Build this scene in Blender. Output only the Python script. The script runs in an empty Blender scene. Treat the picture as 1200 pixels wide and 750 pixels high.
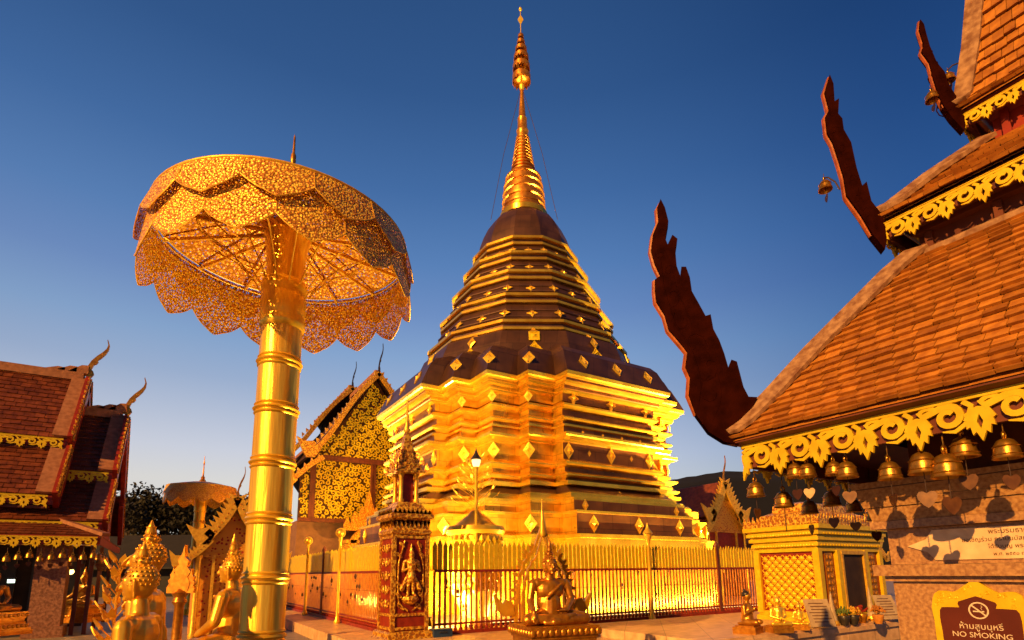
import bpy, bmesh, math, random
from math import sin, cos, pi, radians, sqrt, atan2
from mathutils import Vector as V, Matrix
random.seed(7)
SC = bpy.context.scene
COL = SC.collection

# ------------------------------------------------------------------ camera
EYE = 1.65
YAW, PITCH, ROLL, FPX, Y0 = 1.01074, .177648, -.011469, 644.41, 555.0   # fitted to the photograph (1200 px wide)
FW = V((cos(YAW), sin(YAW), 0)); RT = V((sin(YAW), -cos(YAW), 0)); UP = V((0, 0, 1))
CF = FW*cos(PITCH)+UP*sin(PITCH); CU = -FW*sin(PITCH)+UP*cos(PITCH)
EX = RT*cos(ROLL)+CU*sin(ROLL); EY = CU*cos(ROLL)-RT*sin(ROLL)
cam = bpy.data.cameras.new('camera'); co = bpy.data.objects.new('camera', cam); COL.objects.link(co)
cam.sensor_width = 36; cam.lens = FPX/1200*36; cam.shift_y = (Y0-375)/1200
cam.clip_start = .05; cam.clip_end = 6000
m3 = Matrix((EX, EY, -CF)).transposed().to_4x4(); m3.translation = V((0, 0, EYE)); co.matrix_world = m3
SC.camera = co
def ray(px, py): return CF+EX*((px-600)/FPX)-EY*((py-Y0)/FPX)
def on(px, py, ax, val):            # the point of a pixel on a plane x / y / z = val
    d = ray(px, py); i = 'xyz'.index(ax); o = V((0, 0, EYE)); return o+d*((val-o[i])/d[i])
def at(px, py, dep):                # the point of a pixel at a ground distance
    d = ray(px, py); return V((0, 0, EYE))+d*(dep/d.dot(FW))

# ------------------------------------------------------------------ world, sun, exposure
W = bpy.data.worlds.new('World'); SC.world = W; W.use_nodes = True
nt = W.node_tree; nt.nodes.clear()
sky = nt.nodes.new('ShaderNodeTexSky'); sky.sky_type = 'NISHITA'; sky.sun_disc = False
SUN_AZ = radians(203); SUN_EL = radians(24)       # the low warm light comes from the left of the picture
sky.sun_elevation = radians(2.0); sky.sun_rotation = radians(90)-SUN_AZ
sky.altitude = 1000; sky.air_density = 1.0; sky.dust_density = .6; sky.ozone_density = 4.0
# blue-hour afterglow on top of the twilight sky: pale at the horizon, brightest towards where the sun went down
def nn(t): return nt.nodes.new(t)
lk = nt.links.new
tc = nn('ShaderNodeTexCoord'); sx = nn('ShaderNodeSeparateXYZ'); lk(tc.outputs['Generated'], sx.inputs[0])
rp = nn('ShaderNodeValToRGB'); lk(sx.outputs['Z'], rp.inputs[0])
stops = [(0, (.62, .56, .47)), (.15, (.60, .58, .52)), (.20, (.51, .53, .57)), (.31, (.28, .36, .49)), (.37, (.20, .31, .48)), (.44, (.13, .22, .42)),
         (.51, (.082, .175, .37)), (.6, (.045, .115, .28)), (.7, (.024, .070, .19)), (.85, (.012, .04, .12)), (1, (.008, .028, .09))]
while len(rp.color_ramp.elements) < len(stops): rp.color_ramp.elements.new(.5)
for e, (p, c) in zip(rp.color_ramp.elements, stops): e.position = p; e.color = (*c, 1)
cb = nn('ShaderNodeCombineXYZ'); lk(sx.outputs['X'], cb.inputs[0]); lk(sx.outputs['Y'], cb.inputs[1])
nv = nn('ShaderNodeVectorMath'); nv.operation = 'NORMALIZE'; lk(cb.outputs[0], nv.inputs[0])
GL = FW*cos(radians(20))-RT*sin(radians(20))
dt = nn('ShaderNodeVectorMath'); dt.operation = 'DOT_PRODUCT'; dt.inputs[1].default_value = GL; lk(nv.outputs[0], dt.inputs[0])
mr = nn('ShaderNodeMapRange'); mr.interpolation_type = 'SMOOTHSTEP'; mr.inputs['From Min'].default_value = .45; mr.inputs['From Max'].default_value = 1.0; lk(dt.outputs['Value'], mr.inputs[0])
mc = nn('ShaderNodeMix'); mc.data_type = 'RGBA'; mc.inputs[6].default_value = (.17, .27, .44, 1); mc.inputs[7].default_value = (1.12, 1.06, 1.04, 1); lk(mr.outputs[0], mc.inputs[0])
ml = nn('ShaderNodeMix'); ml.data_type = 'RGBA'; ml.blend_type = 'MULTIPLY'; ml.inputs[0].default_value = 1; lk(rp.outputs[0], ml.inputs[6]); lk(mc.outputs[2], ml.inputs[7])
bg = nn('ShaderNodeBackground'); bg.inputs[1].default_value = .05; lk(sky.outputs[0], bg.inputs[0])
bg2 = nn('ShaderNodeBackground'); bg2.inputs[1].default_value = .5; lk(ml.outputs[2], bg2.inputs[0])
ad = nn('ShaderNodeAddShader'); lk(bg.outputs[0], ad.inputs[0]); lk(bg2.outputs[0], ad.inputs[1])
wo = nn('ShaderNodeOutputWorld'); lk(ad.outputs[0], wo.inputs[0])
sun = bpy.data.lights.new('sun', 'SUN'); sun.energy = 4.4; sun.angle = radians(.6); sun.color = (1, .50, .115)
so = bpy.data.objects.new('sun', sun); COL.objects.link(so)
sd = V((cos(SUN_AZ)*cos(SUN_EL), sin(SUN_AZ)*cos(SUN_EL), sin(SUN_EL)))
so.rotation_euler = sd.to_track_quat('Z', 'Y').to_euler(); so.location = (-20, 5, 20)
vs = SC.view_settings; SC.display_settings.display_device = 'sRGB'
vs.view_transform = 'Standard'; vs.look = 'None'; vs.gamma = 1; vs.use_curve_mapping = False; vs.exposure = 1.0
SC.cycles.max_bounces = 7; SC.cycles.transparent_max_bounces = 24
SC.cycles.sample_clamp_indirect = 4; SC.cycles.use_denoising = True

# ------------------------------------------------------------------ materials
def mat(name, col, rough=.5, metal=0, col2=None, scale=6, bump=0, bscale=None, kind='noise', detail=5, rvar=0, mapscale=(1, 1, 1), contrast=(.35, .65), spec=.22):
    m = bpy.data.materials.new(name); m.use_nodes = True
    n = m.node_tree.nodes; l = m.node_tree.links; b = n['Principled BSDF']
    b.inputs['Roughness'].default_value = rough; b.inputs['Metallic'].default_value = metal
    b.inputs['Base Color'].default_value = (*col, 1)
    if metal < .3: b.inputs['Specular IOR Level'].default_value = spec
    tc = n.new('ShaderNodeTexCoord'); mp = n.new('ShaderNodeMapping'); l.new(tc.outputs['Object'], mp.inputs[0])
    mp.inputs['Scale'].default_value = mapscale
    m['b'] = 0
    def tex(k, sc):
        if k == 'noise':
            t = n.new('ShaderNodeTexNoise'); t.inputs['Scale'].default_value = sc; t.inputs['Detail'].default_value = detail
            l.new(mp.outputs[0], t.inputs[0]); return t.outputs['Fac']
        if k == 'vor':
            t = n.new('ShaderNodeTexVoronoi'); t.inputs['Scale'].default_value = sc
            l.new(mp.outputs[0], t.inputs[0]); return t.outputs['Distance']
        if k == 'curl':      # carved foliage: bands of a strongly distorted wave
            t = n.new('ShaderNodeTexWave'); t.wave_type = 'RINGS'; t.inputs['Scale'].default_value = sc
            t.inputs['Distortion'].default_value = 9; t.inputs['Detail'].default_value = 2; t.inputs['Detail Scale'].default_value = 2.2
            l.new(mp.outputs[0], t.inputs[0]); return t.outputs['Fac']
    if col2:
        t = tex(kind, scale); r = n.new('ShaderNodeValToRGB')
        r.color_ramp.elements[0].position = contrast[0]; r.color_ramp.elements[1].position = contrast[1]
        r.color_ramp.elements[0].color = (*col, 1); r.color_ramp.elements[1].color = (*col2, 1)
        l.new(t, r.inputs[0]); l.new(r.outputs[0], b.inputs['Base Color'])
    if bump:
        t = tex(kind if kind != 'noise' or True else kind, bscale or scale)
        bp = n.new('ShaderNodeBump'); bp.inputs['Strength'].default_value = bump; bp.inputs['Distance'].default_value = .03
        l.new(t, bp.inputs['Height']); l.new(bp.outputs[0], b.inputs['Normal'])
    if rvar:
        t = n.new('ShaderNodeTexNoise'); t.inputs['Scale'].default_value = scale*.7; l.new(mp.outputs[0], t.inputs[0])
        mr = n.new('ShaderNodeMapRange'); mr.inputs['To Min'].default_value = rough-rvar; mr.inputs['To Max'].default_value = rough+rvar
        l.new(t.outputs['Fac'], mr.inputs[0]); l.new(mr.outputs[0], b.inputs['Roughness'])
    return m
def gold_mat(name, a, b_, rough=.3, bump=.12, scale=5, metal=.92, **k): return mat(name, a, rough, metal, b_, scale, bump, rvar=.08, **k)
def per_tile(m, a, b_):
    n = m.node_tree.nodes; l = m.node_tree.links; g = n.new('ShaderNodeNewGeometry'); r = n.new('ShaderNodeValToRGB')
    r.color_ramp.elements[0].color = (*a, 1); r.color_ramp.elements[1].color = (*b_, 1); l.new(g.outputs['Random Per Island'], r.inputs[0])
    mx = n.new('ShaderNodeMix'); mx.data_type = 'RGBA'; mx.blend_type = 'MULTIPLY'; mx.inputs[0].default_value = 1
    b = n['Principled BSDF']; src = b.inputs['Base Color'].links[0].from_socket
    l.new(src, mx.inputs[6]); l.new(r.outputs[0], mx.inputs[7]); l.new(mx.outputs[2], b.inputs['Base Color'])
M = {}
M['gold'] = gold_mat('polished_gold', (.74, .43, .026), (.86, .56, .05), .33, .10, 4, metal=.66)
M['plated'] = gold_mat('gilded_copper_moulding', (.74, .40, .020), (.88, .55, .045), .24, .07, 2.2, metal=.80)
M['pole'] = gold_mat('brushed_gilt_pole', (.66, .34, .018), (.88, .56, .05), .33, .30, 3, metal=.62, mapscale=(7, 7, .45))
M['gold_soft'] = gold_mat('gilded_surface', (.56, .27, .018), (.72, .43, .035), .44, .18, 14, metal=.5)
M['gold_deep'] = gold_mat('deep_gold_plate', (.52, .25, .012), (.70, .38, .025), .30, .08, 3, metal=.7)
M['bronze'] = gold_mat('unlit_gilded_copper_plate', (.15, .050, .011), (.26, .098, .020), .40, .05, 1.3, metal=.7)  # dark sky reflected in the unlit gilt plates is put into this colour
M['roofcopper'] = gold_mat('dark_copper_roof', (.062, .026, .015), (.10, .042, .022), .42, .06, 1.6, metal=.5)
M['ring'] = gold_mat('spire_gold', (.36, .12, .012), (.52, .21, .022), .36, .10, 6, metal=.75)
M['statue'] = gold_mat('statue_gold', (.62, .29, .014), (.76, .42, .03), .33, .05, 9, metal=.6)
M['statue_dark'] = gold_mat('old_gold_bronze', (.34, .12, .010), (.52, .23, .02), .36, .06, 12, metal=.72)
M['yellow'] = mat('yellow_gold_paint', (.52, .33, .006), .42, .25, (.62, .43, .012), 9, .12, rvar=.08)
M['red'] = mat('red_lacquer', (.22, .022, .008), .42, 0, (.14, .013, .006), 7, .1)
M['redbrown'] = mat('red_brown_timber', (.13, .034, .014), .5, 0, (.075, .018, .009), 5, .12, mapscale=(1, 1, .3))
M['roof_black'] = mat('old_dark_roof_tile', (.045, .016, .008), .7, 0, (.025, .009, .005), 3, .2)
M['picket'] = mat('orange_gold_picket_paint', (.48, .19, .014), .42, .3, (.34, .10, .010), 7, .1)
M['naga'] = mat('shaded_red_carved_wood', (.019, .0030, .0015), .85, 0, (.010, .0018, .001), 10, .2, spec=0)  # shade on the broad side of the finials put into the wood colour
M['nagarim'] = mat('lit_finial_edge', (.30, .075, .016), .42, 0, (.18, .04, .01), 14, .3)  # light falling on the outer edge of the finials put into the colour
M['tile'] = mat('terracotta_tile', (.44, .178, .024), .6, 0, (.30, .105, .015), 14, .12, rvar=.1)
M['tile_dark'] = mat('dark_red_roof_tile', (.17, .042, .014), .5, 0, (.09, .021, .008), 5, .25, rvar=.1)
M['ridge'] = mat('faded_ridge_plaster', (.27, .115, .06), .7, 0, (.18, .07, .035), 7, .15)
M['hiptrim'] = mat('weathered_hip_board', (.30, .17, .09), .7, 0, (.14, .06, .03), 16, .3, mapscale=(1, 1, 1))
M['granite'] = mat('polished_brown_granite', (.36, .20, .085), .32, 0, (.20, .092, .038), 42, .03, detail=15, contrast=(.34, .66), spec=.4)
M['marble'] = mat('warm_marble', (.66, .42, .22), .35, 0, (.46, .27, .13), 5, .03, detail=9)
M['ground'] = mat('stone_paving', (.24, .18, .14), .5, 0, (.17, .13, .10), 3, .1)
M['brickwall'] = mat('old_brick_column', (.26, .12, .075), .7, 0, (.13, .055, .035), 16, .4)
M['brownwall'] = mat('brown_plaster_wall', (.20, .095, .04), .6, 0, (.14, .065, .03), 3, .08)
M['greywall'] = mat('grey_roof_sheet', (.014, .012, .014), .7, 0, (.010, .009, .011), 2, .1)
M['hill'] = mat('far_hill_forest', (.0030, .0034, .0075), 1, 0, (.0045, .005, .010), .02, 0)
M['leaf'] = mat('dark_foliage', (.012, .011, .007), .7, 0, (.02, .017, .009), 2, 0)
M['bark'] = mat('tree_bark', (.05, .035, .02), .8, 0, (.035, .022, .015), 9, .3)
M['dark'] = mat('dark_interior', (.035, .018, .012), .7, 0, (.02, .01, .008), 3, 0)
M['darkmetal'] = mat('dark_metal', (.05, .04, .035), .4, .6, (.035, .03, .03), 8, .05)
M['bell'] = gold_mat('old_brass', (.30, .14, .018), (.48, .25, .035), .33, .08, 25, metal=.85)
M['white'] = mat('white_plaque_paint', (.34, .25, .16), .35, 0, (.26, .18, .11), 8, .02)
M['signbrown'] = mat('sign_brown', (.085, .016, .008), .4, 0, (.065, .012, .006), 4, .03)
M['cream'] = mat('cream_letter_paint', (.50, .40, .30), .5)
M['letter'] = mat('etched_brown_letter', (.08, .03, .014), .5)
M['green'] = mat('green_leaf', (.05, .09, .02), .6, 0, (.09, .11, .02), 20, .1)
M['blue'] = mat('blue_plastic', (.02, .045, .12), .45, 0, (.018, .04, .09), 8, .05)
M['wire'] = mat('thin_dark_wire', (.07, .04, .03), .5, .5)
M['plate'] = mat('engraved_metal_plate', (.66, .46, .27), .25, .1, (.52, .34, .19), 9, .03)
M['heart'] = gold_mat('brass_leaf', (.07, .022, .006), (.11, .04, .01), .5, .03, 20, metal=.3)
M['heart_pale'] = gold_mat('pale_brass_leaf', (.55, .34, .14), (.65, .42, .18), .35, .03, 20, metal=.6)
M['heart_dark'] = mat('dark_brass_leaf', (.06, .016, .008), .5, .4, (.045, .013, .006), 9, .03)  # darker tone of the brass leaf
M['gilt_relief'] = mat('gilt_relief', (.36, .13, .010), .40, .5, (.76, .43, .035), 16, .55, kind='vor', contrast=(.55, .15), bscale=16)
M['carving_ground'] = mat('dark_ground_of_the_carving', (.05, .016, .004), .5, .1, (.03, .009, .003), 6, .3)
M['red_relief'] = mat('gilt_stencil_on_red', (.26, .022, .008), .45, .1, (.50, .22, .02), 9, .5, kind='vor', contrast=(.30, .22), bscale=9)
per_tile(M['tile'], (.58, .52, .50), (1.0, 1.0, 1.0)); per_tile(M['tile_dark'], (.6, .55, .55), (1, 1, 1))
def seams(m, sx, sz, dark=.55):
    n = m.node_tree.nodes; l = m.node_tree.links; b = n['Principled BSDF']
    tc = n.new('ShaderNodeTexCoord'); sp_ = n.new('ShaderNodeSeparateXYZ'); l.new(tc.outputs['Object'], sp_.inputs[0])
    ad_ = n.new('ShaderNodeMath'); ad_.operation = 'SUBTRACT'; l.new(sp_.outputs['X'], ad_.inputs[0]); l.new(sp_.outputs['Y'], ad_.inputs[1])
    cb_ = n.new('ShaderNodeCombineXYZ'); l.new(ad_.outputs[0], cb_.inputs[0]); l.new(sp_.outputs['Z'], cb_.inputs[1])
    br = n.new('ShaderNodeTexBrick'); br.inputs['Scale'].default_value = 1; br.inputs['Brick Width'].default_value = sx; br.inputs['Row Height'].default_value = sz
    br.inputs['Mortar Size'].default_value = .012; br.inputs['Mortar Smooth'].default_value = .3
    br.inputs['Color1'].default_value = (1, 1, 1, 1); br.inputs['Color2'].default_value = (.78, .74, .70, 1); br.inputs['Mortar'].default_value = (dark, dark, dark, 1); l.new(cb_.outputs[0], br.inputs[0])
    mx = n.new('ShaderNodeMix'); mx.data_type = 'RGBA'; mx.blend_type = 'MULTIPLY'; mx.inputs[0].default_value = 1
    src = b.inputs['Base Color'].links[0].from_socket; l.new(src, mx.inputs[6]); l.new(br.outputs[0], mx.inputs[7]); l.new(mx.outputs[2], b.inputs['Base Color'])
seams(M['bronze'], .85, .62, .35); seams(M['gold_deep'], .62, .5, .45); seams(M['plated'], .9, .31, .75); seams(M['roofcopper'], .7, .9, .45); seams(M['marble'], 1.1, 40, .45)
def emis(name, col, s):
    m = bpy.data.materials.new(name); m.use_nodes = True; b = m.node_tree.nodes['Principled BSDF']
    b.inputs['Base Color'].default_value = (*col, 1); b.inputs['Emission Color'].default_value = (*col, 1); b.inputs['Emission Strength'].default_value = s
    return m
M['lampglass'] = emis('lit_lamp_glass', (1, .62, .2), 1.6)
M['tubelight'] = emis('lit_green_white_lamp', (.75, .95, .75), 2.2)
def pierced(name, a, b_, scale, thr):      # sheet metal pierced with small openings
    m = gold_mat(name, a, b_, .40, .5, scale*.9, metal=.35, kind='vor', contrast=(.34, .56)); n = m.node_tree.nodes; l = m.node_tree.links
    b = n['Principled BSDF']; o = n['Material Output']
    tc = n.new('ShaderNodeTexCoord'); v = n.new('ShaderNodeTexVoronoi'); v.inputs['Scale'].default_value = scale
    v.inputs['Randomness'].default_value = .75
    l.new(tc.outputs['Object'], v.inputs[0])
    r = n.new('ShaderNodeMath'); r.operation = 'LESS_THAN'; r.inputs[1].default_value = thr; l.new(v.outputs['Distance'], r.inputs[0])
    t = n.new('ShaderNodeBsdfTransparent'); mx = n.new('ShaderNodeMixShader')
    l.new(r.outputs[0], mx.inputs[0]); l.new(b.outputs[0], mx.inputs[1]); l.new(t.outputs[0], mx.inputs[2]); l.new(mx.outputs[0], o.inputs[0])
    return m
M['pierced'] = pierced('pierced_gilt_sheet', (.90, .58, .05), (.46, .17, .010), 42, .29)
M['pierced_top'] = pierced('pierced_gilt_top', (.80, .40, .03), (.42, .15, .012), 26, .20)

# ------------------------------------------------------------------ mesh helpers
class MB:
    def __init__(s): s.v = []; s.f = []
    def add(s, vs, fs):
        k = len(s.v); s.v += [V(p) for p in vs]; s.f += [tuple(i+k for i in f) for f in fs]; return s
    def box(s, c, d, R=None):
        c = V(c); h = V(d)*.5
        vs = [V((x*h.x, y*h.y, z*h.z)) for x in (-1, 1) for y in (-1, 1) for z in (-1, 1)]
        if R is not None: vs = [R @ p for p in vs]
        return s.add([c+p for p in vs], [(0, 1, 3, 2), (4, 6, 7, 5), (0, 4, 5, 1), (2, 3, 7, 6), (0, 2, 6, 4), (1, 5, 7, 3)])
    def prism(s, poly, o, ex, ey, th, n=None):     # polygon in plane (ex, ey) at o, thickness th along n, centred
        o = V(o); ex = V(ex); ey = V(ey); n = V(n) if n is not None else ex.cross(ey).normalized()
        a = [o+ex*x+ey*y-n*(th/2) for x, y in poly]; b = [p+n*th for p in a]; k = len(poly)
        from mathutils.geometry import tessellate_polygon
        tri = tessellate_polygon([[V((x, y, 0)) for x, y in poly]])
        fs = [tuple(t) for t in tri]+[tuple(i+k for i in reversed(t)) for t in tri]
        fs += [(i, (i+1) % k, (i+1) % k+k, i+k) for i in range(k)]
        return s.add(a+b, fs)
    def lathe(s, prof, c=(0, 0, 0), n=24, cap=True):
        c = V(c); vs = []; fs = []
        for r, z in prof:
            for i in range(n): vs.append(c+V((r*cos(2*pi*i/n), r*sin(2*pi*i/n), z)))
        for j in range(len(prof)-1):
            for i in range(n): fs.append((j*n+i, j*n+(i+1) % n, (j+1)*n+(i+1) % n, (j+1)*n+i))
        if cap: fs += [tuple(reversed(range(n))), tuple(range((len(prof)-1)*n, len(prof)*n))]
        return s.add(vs, fs)
    def loft(s, rings, cap=True, close=True):
        n = len(rings[0]); vs = [p for r in rings for p in r]; fs = []
        for j in range(len(rings)-1):
            for i in range(n if close else n-1): fs.append((j*n+i, j*n+(i+1) % n, (j+1)*n+(i+1) % n, (j+1)*n+i))
        if cap: fs += [tuple(reversed(range(n))), tuple(range((len(rings)-1)*n, len(rings)*n))]
        return s.add(vs, fs)
    def tube(s, path, r, n=8, cap=True):
        path = [V(p) for p in path]; rings = []
        rs = r if isinstance(r, (list, tuple)) else [r]*len(path); prev = None
        for i, p in enumerate(path):
            t = (path[min(i+1, len(path)-1)]-path[max(i-1, 0)]).normalized()
            a = prev if prev is not None else (V((0, 0, 1)) if abs(t.z) < .9 else V((1, 0, 0)))
            u = (a-t*a.dot(t)).normalized(); w = t.cross(u); prev = u
            rings.append([p+(u*cos(2*pi*k/n)+w*sin(2*pi*k/n))*rs[i] for k in range(n)])
        return s.loft(rings, cap)
    def ribbon(s, pts, w, o, ex, ey, nn, th):      # flat band along a 2D path, extruded
        o = V(o); ex = V(ex); ey = V(ey); nn = V(nn); L = []; k = len(pts)
        ws = w if isinstance(w, (list, tuple)) else [w]*k
        rings = []
        for i, p in enumerate(pts):
            a = pts[max(i-1, 0)]; b = pts[min(i+1, k-1)]; tx, ty = b[0]-a[0], b[1]-a[1]; q = math.hypot(tx, ty) or 1
            nx, ny = -ty/q*ws[i]/2, tx/q*ws[i]/2
            P = [(p[0]+nx, p[1]+ny), (p[0]-nx, p[1]-ny)]
            A = [o+ex*x+ey*y for x, y in P]
            rings.append([A[0]-nn*th/2, A[1]-nn*th/2, A[1]+nn*th/2, A[0]+nn*th/2])
        return s.loft(rings)
    def ball(s, c, r, n=10, R=None):
        c = V(c); r = V(r) if not isinstance(r, (int, float)) else V((r, r, r)); m = max(4, n//2+1); rings = []
        for j in range(m+1):
            a = -pi/2+pi*min(max(j/m, .02), .98)
            rg = [V((cos(a)*cos(2*pi*i/n)*r.x, cos(a)*sin(2*pi*i/n)*r.y, sin(a)*r.z)) for i in range(n)]
            rings.append([c+(R @ p if R is not None else p) for p in rg])
        return s.loft(rings)
    def cap_(s, a, b, ra, rb, n=10):               # tapered capsule
        a = V(a); b = V(b); t = (b-a); L = t.length; t = t/L if L > 1e-6 else V((0, 0, 1))
        pr = [(-ra*.97, ra*.2), (-ra*.7, ra*.7), (0, ra), (L*.5, (ra+rb)/2), (L, rb), (L+rb*.7, rb*.7), (L+rb*.97, rb*.2)]
        q = V((0, 0, 1)) if abs(t.z) < .9 else V((1, 0, 0)); u = (q-t*q.dot(t)).normalized(); w = t.cross(u)
        return s.loft([[a+t*x+(u*cos(2*pi*k/n)+w*sin(2*pi*k/n))*r for k in range(n)] for x, r in pr])
def build(mb, name, m, parent=None, smooth=None, off=None):
    me = bpy.data.meshes.new(name); vs = mb.v
    if off is not None: vs = [p-off for p in vs]
    me.from_pydata([tuple(p) for p in vs], [], mb.f)
    bm = bmesh.new(); bm.from_mesh(me); bmesh.ops.recalc_face_normals(bm, faces=bm.faces[:]); bm.to_mesh(me); bm.free()
    me.materials.append(m)
    if smooth is not None:
        for p in me.polygons: p.use_smooth = True
        me.set_sharp_from_angle(angle=radians(smooth))
    o = bpy.data.objects.new(name, me); COL.objects.link(o)
    if parent is not None: o.parent = parent
    return o
def tag(o, label=None, cat=None, group=None, kind=None):
    if label: o['label'] = label
    if cat: o['category'] = cat
    if group: o['group'] = group
    if kind: o['kind'] = kind
    return o
def thing(name, label, cat, loc=(0, 0, 0), rz=0, group=None, sc=1):
    e = bpy.data.objects.new(name, None); COL.objects.link(e); e.location = loc; e.rotation_euler = (0, 0, rz); e.scale = (sc, sc, sc)
    e.empty_display_size = .1
    return tag(e, label, cat, group)
def wpart(mb, name, m, root, smooth=None, parent=None):   # mesh given in world coordinates under an unrotated root
    return build(mb, name, m, parent or root, smooth, V(root.location))
def copy_tree(o, parent=None):
    c = o.copy(); COL.objects.link(c)
    if parent is not None: c.parent = parent
    for ch in list(o.children): copy_tree(ch, c)
    return c
def text_mesh(body, size, name, m, parent, loc, R, depth=.004, align='CENTER', sx=1):
    cu = bpy.data.curves.new(name, 'FONT'); cu.body = body; cu.size = size; cu.extrude = depth; cu.align_x = align; cu.resolution_u = 3
    t = bpy.data.objects.new(name, cu); COL.objects.link(t)
    bpy.context.view_layer.update()
    me = bpy.data.meshes.new_from_object(t.evaluated_get(bpy.context.evaluated_depsgraph_get()))
    COL.objects.unlink(t); bpy.data.objects.remove(t)
    me.materials.clear(); me.materials.append(m)
    o = bpy.data.objects.new(name, me); COL.objects.link(o); o.parent = parent
    o.matrix_local = Matrix.Translation(loc) @ R.to_4x4() @ Matrix.Diagonal((sx, 1, 1, 1))
    return o
def fused(mb, name, m, parent, voxel=.012, smooth=4):      # many capsules melted into one continuous skin
    o = build(mb, name, m)
    r = o.modifiers.new('r', 'REMESH'); r.mode = 'VOXEL'; r.voxel_size = voxel; r.use_smooth_shade = True
    s = o.modifiers.new('s', 'SMOOTH'); s.iterations = smooth; s.factor = .5
    bpy.context.view_layer.update()
    me = bpy.data.meshes.new_from_object(o.evaluated_get(bpy.context.evaluated_depsgraph_get()))
    me.materials.clear(); me.materials.append(m)
    for p in me.polygons: p.use_smooth = True
    old = o.data; o.modifiers.clear(); o.data = me; bpy.data.meshes.remove(old); me.name = name
    o.parent = parent
    return o
X, Y, Z = V((1, 0, 0)), V((0, 1, 0)), V((0, 0, 1))

# ------------------------------------------------------------------ ground, hills
CX, CY = 14.6, 21.81                    # axis of the chedi
FX0, FX1, FY0, FY1 = 4.5, 24.7, 11.75, 31.9   # fence lines
def struct(name, mb, m, smooth=None): return tag(build(mb, name, m, None, smooth), kind='structure')
g = MB(); S = 3000
g.add([(-S, -S, 0), (S, -S, 0), (S, S, 0), (-S, S, 0)], [(0, 1, 2, 3)])
struct('ground', g, M['ground'])
g = MB(); g.box(((FX0+FX1)/2, (FY0+FY1)/2-1, .14), (FX1-FX0+2.2, FY1-FY0+4.2, .28)); struct('platform', g, M['marble'])
def hill(pts, dep, depth2):
    mb = MB(); rings = []
    for px, py in pts:
        a = at(px, py, dep); b = at(px, py, dep*1.5); b.z = 0
        h = a.z; f = a*.8; f.z = 0
        rg = [f, f.lerp(a, .35)+Z*(h*.18+random.uniform(-1, 1)), f.lerp(a, .7)+Z*h*.14, V(a), a.lerp(b, .5), b]
        rings.append(rg)
    mb.loft(rings, cap=False, close=False)
    return mb
pts = []
for i in range(150):
    px = 200+i*11
    y = 552+abs(px-850)*.16*(1 if px < 850 else .16)+1.2*sin(px*.31)+.8*sin(px*.83)
    pts.append((px, y))
struct('hill', hill(pts, 700, 0), M['hill'], 60)

# ------------------------------------------------------------------ chedi
chedi = thing('chedi', 'tall golden stepped pagoda with a needle spire inside the gilded fence', 'pagoda', (CX, CY, 0))
Q = [(1, .4), (.89, .4), (.89, .585), (.78, .585), (.78, .78), (.585, .78), (.585, .89), (.4, .89), (.4, 1)]
RED = []
for k in range(4):
    for x, y in Q:
        for _ in range(k): x, y = -y, x
        RED.append((x, y))
def redring(a, z): return [V((x*a, y*a, z)) for x, y in RED]
def gon(R, z, n=12):
    return [V((R*cos(pi/n+2*pi*i/n), R*sin(pi/n+2*pi*i/n), z)) for i in range(n)]
def roll(a, z0, z1, out, n=5):
    return [(a+out*sin(pi*i/n), z0+(z1-z0)*i/n) for i in range(n+1)]
# profile runs: (material, [(a, z) ...])
runs = [
 ('bronze', [(7.75, .28), (7.75, 1.5)]), ('gold', [(7.75, 1.5), (7.85, 1.52), (7.85, 1.72), (7.45, 1.76)]),
 ('bronze', [(7.45, 1.76), (7.45, 2.75)]), ('gold', [(7.45, 2.75), (7.52, 2.78), (7.52, 2.9), (7.22, 2.92)]),
 ('bronze', [(7.22, 2.92), (7.22, 3.62)]), ('gold', [(7.22, 3.62), (7.27, 3.64), (7.27, 3.72), (6.98, 3.74)]),
 ('bronze', [(6.98, 3.74), (6.98, 4.1)]), ('gold', [(6.98, 4.1), (6.98, 4.2), (6.68, 4.22), (6.68, 4.42), (6.6, 4.44)]),
 ('roof', [(6.6, 4.44), (6.12, 4.72)]), ('gold', [(6.12, 4.72), (6.36, 4.76), (6.36, 4.9)]),
 ('bronze', [(6.36, 4.9), (6.1, 4.93), (6.1, 5.0)]), ('gold', roll(6.1, 5.0, 5.26, .24)),
 ('bronze', [(6.1, 5.26), (6.02, 5.30), (6.02, 5.44)]), ('gold', roll(6.02, 5.44, 5.72, .28)+[(5.95, 5.76)]),
 ('bronze', [(5.95, 5.76), (5.88, 5.8), (5.88, 6.42)]), ('gold', [(5.88, 6.42), (6.0, 6.45), (6.02, 6.5), (6.14, 6.53), (6.3, 6.58), (6.34, 6.62), (6.34, 6.72), (6.02, 6.76)]),
 ('bronze', [(6.02, 6.76), (6.02, 6.98)]), ('gold', [(6.02, 6.98), (6.12, 7.0), (6.12, 7.08)]), ('bronze', [(6.12, 7.08), (5.95, 7.12), (5.95, 7.2)]),
 ('gold', roll(5.95, 7.2, 7.44, .22)), ('bronze', [(5.95, 7.44), (5.9, 7.47), (5.9, 7.68)]), ('gold', roll(5.9, 7.68, 7.98, .30)),
 ('bronze', [(5.9, 7.98), (6.0, 8.0), (6.0, 8.3)]), ('gold', [(6.0, 8.3), (6.2, 8.34), (6.22, 8.40)]), ('bronze', [(6.22, 8.40), (6.26, 8.42), (6.26, 8.54)]), ('gold', [(6.26, 8.54), (6.44, 8.57), (6.48, 8.64)]), ('bronze', [(6.48, 8.64), (6.52, 8.65), (6.52, 8.73)]), ('gold', [(6.52, 8.73), (6.64, 8.76), (6.70, 8.80), (6.72, 8.93)]),
 ('roof', [(6.72, 8.93), (6.56, 9.28), (6.24, 9.92), (5.97, 10.2), (5.2, 10.56)]),
]
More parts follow.
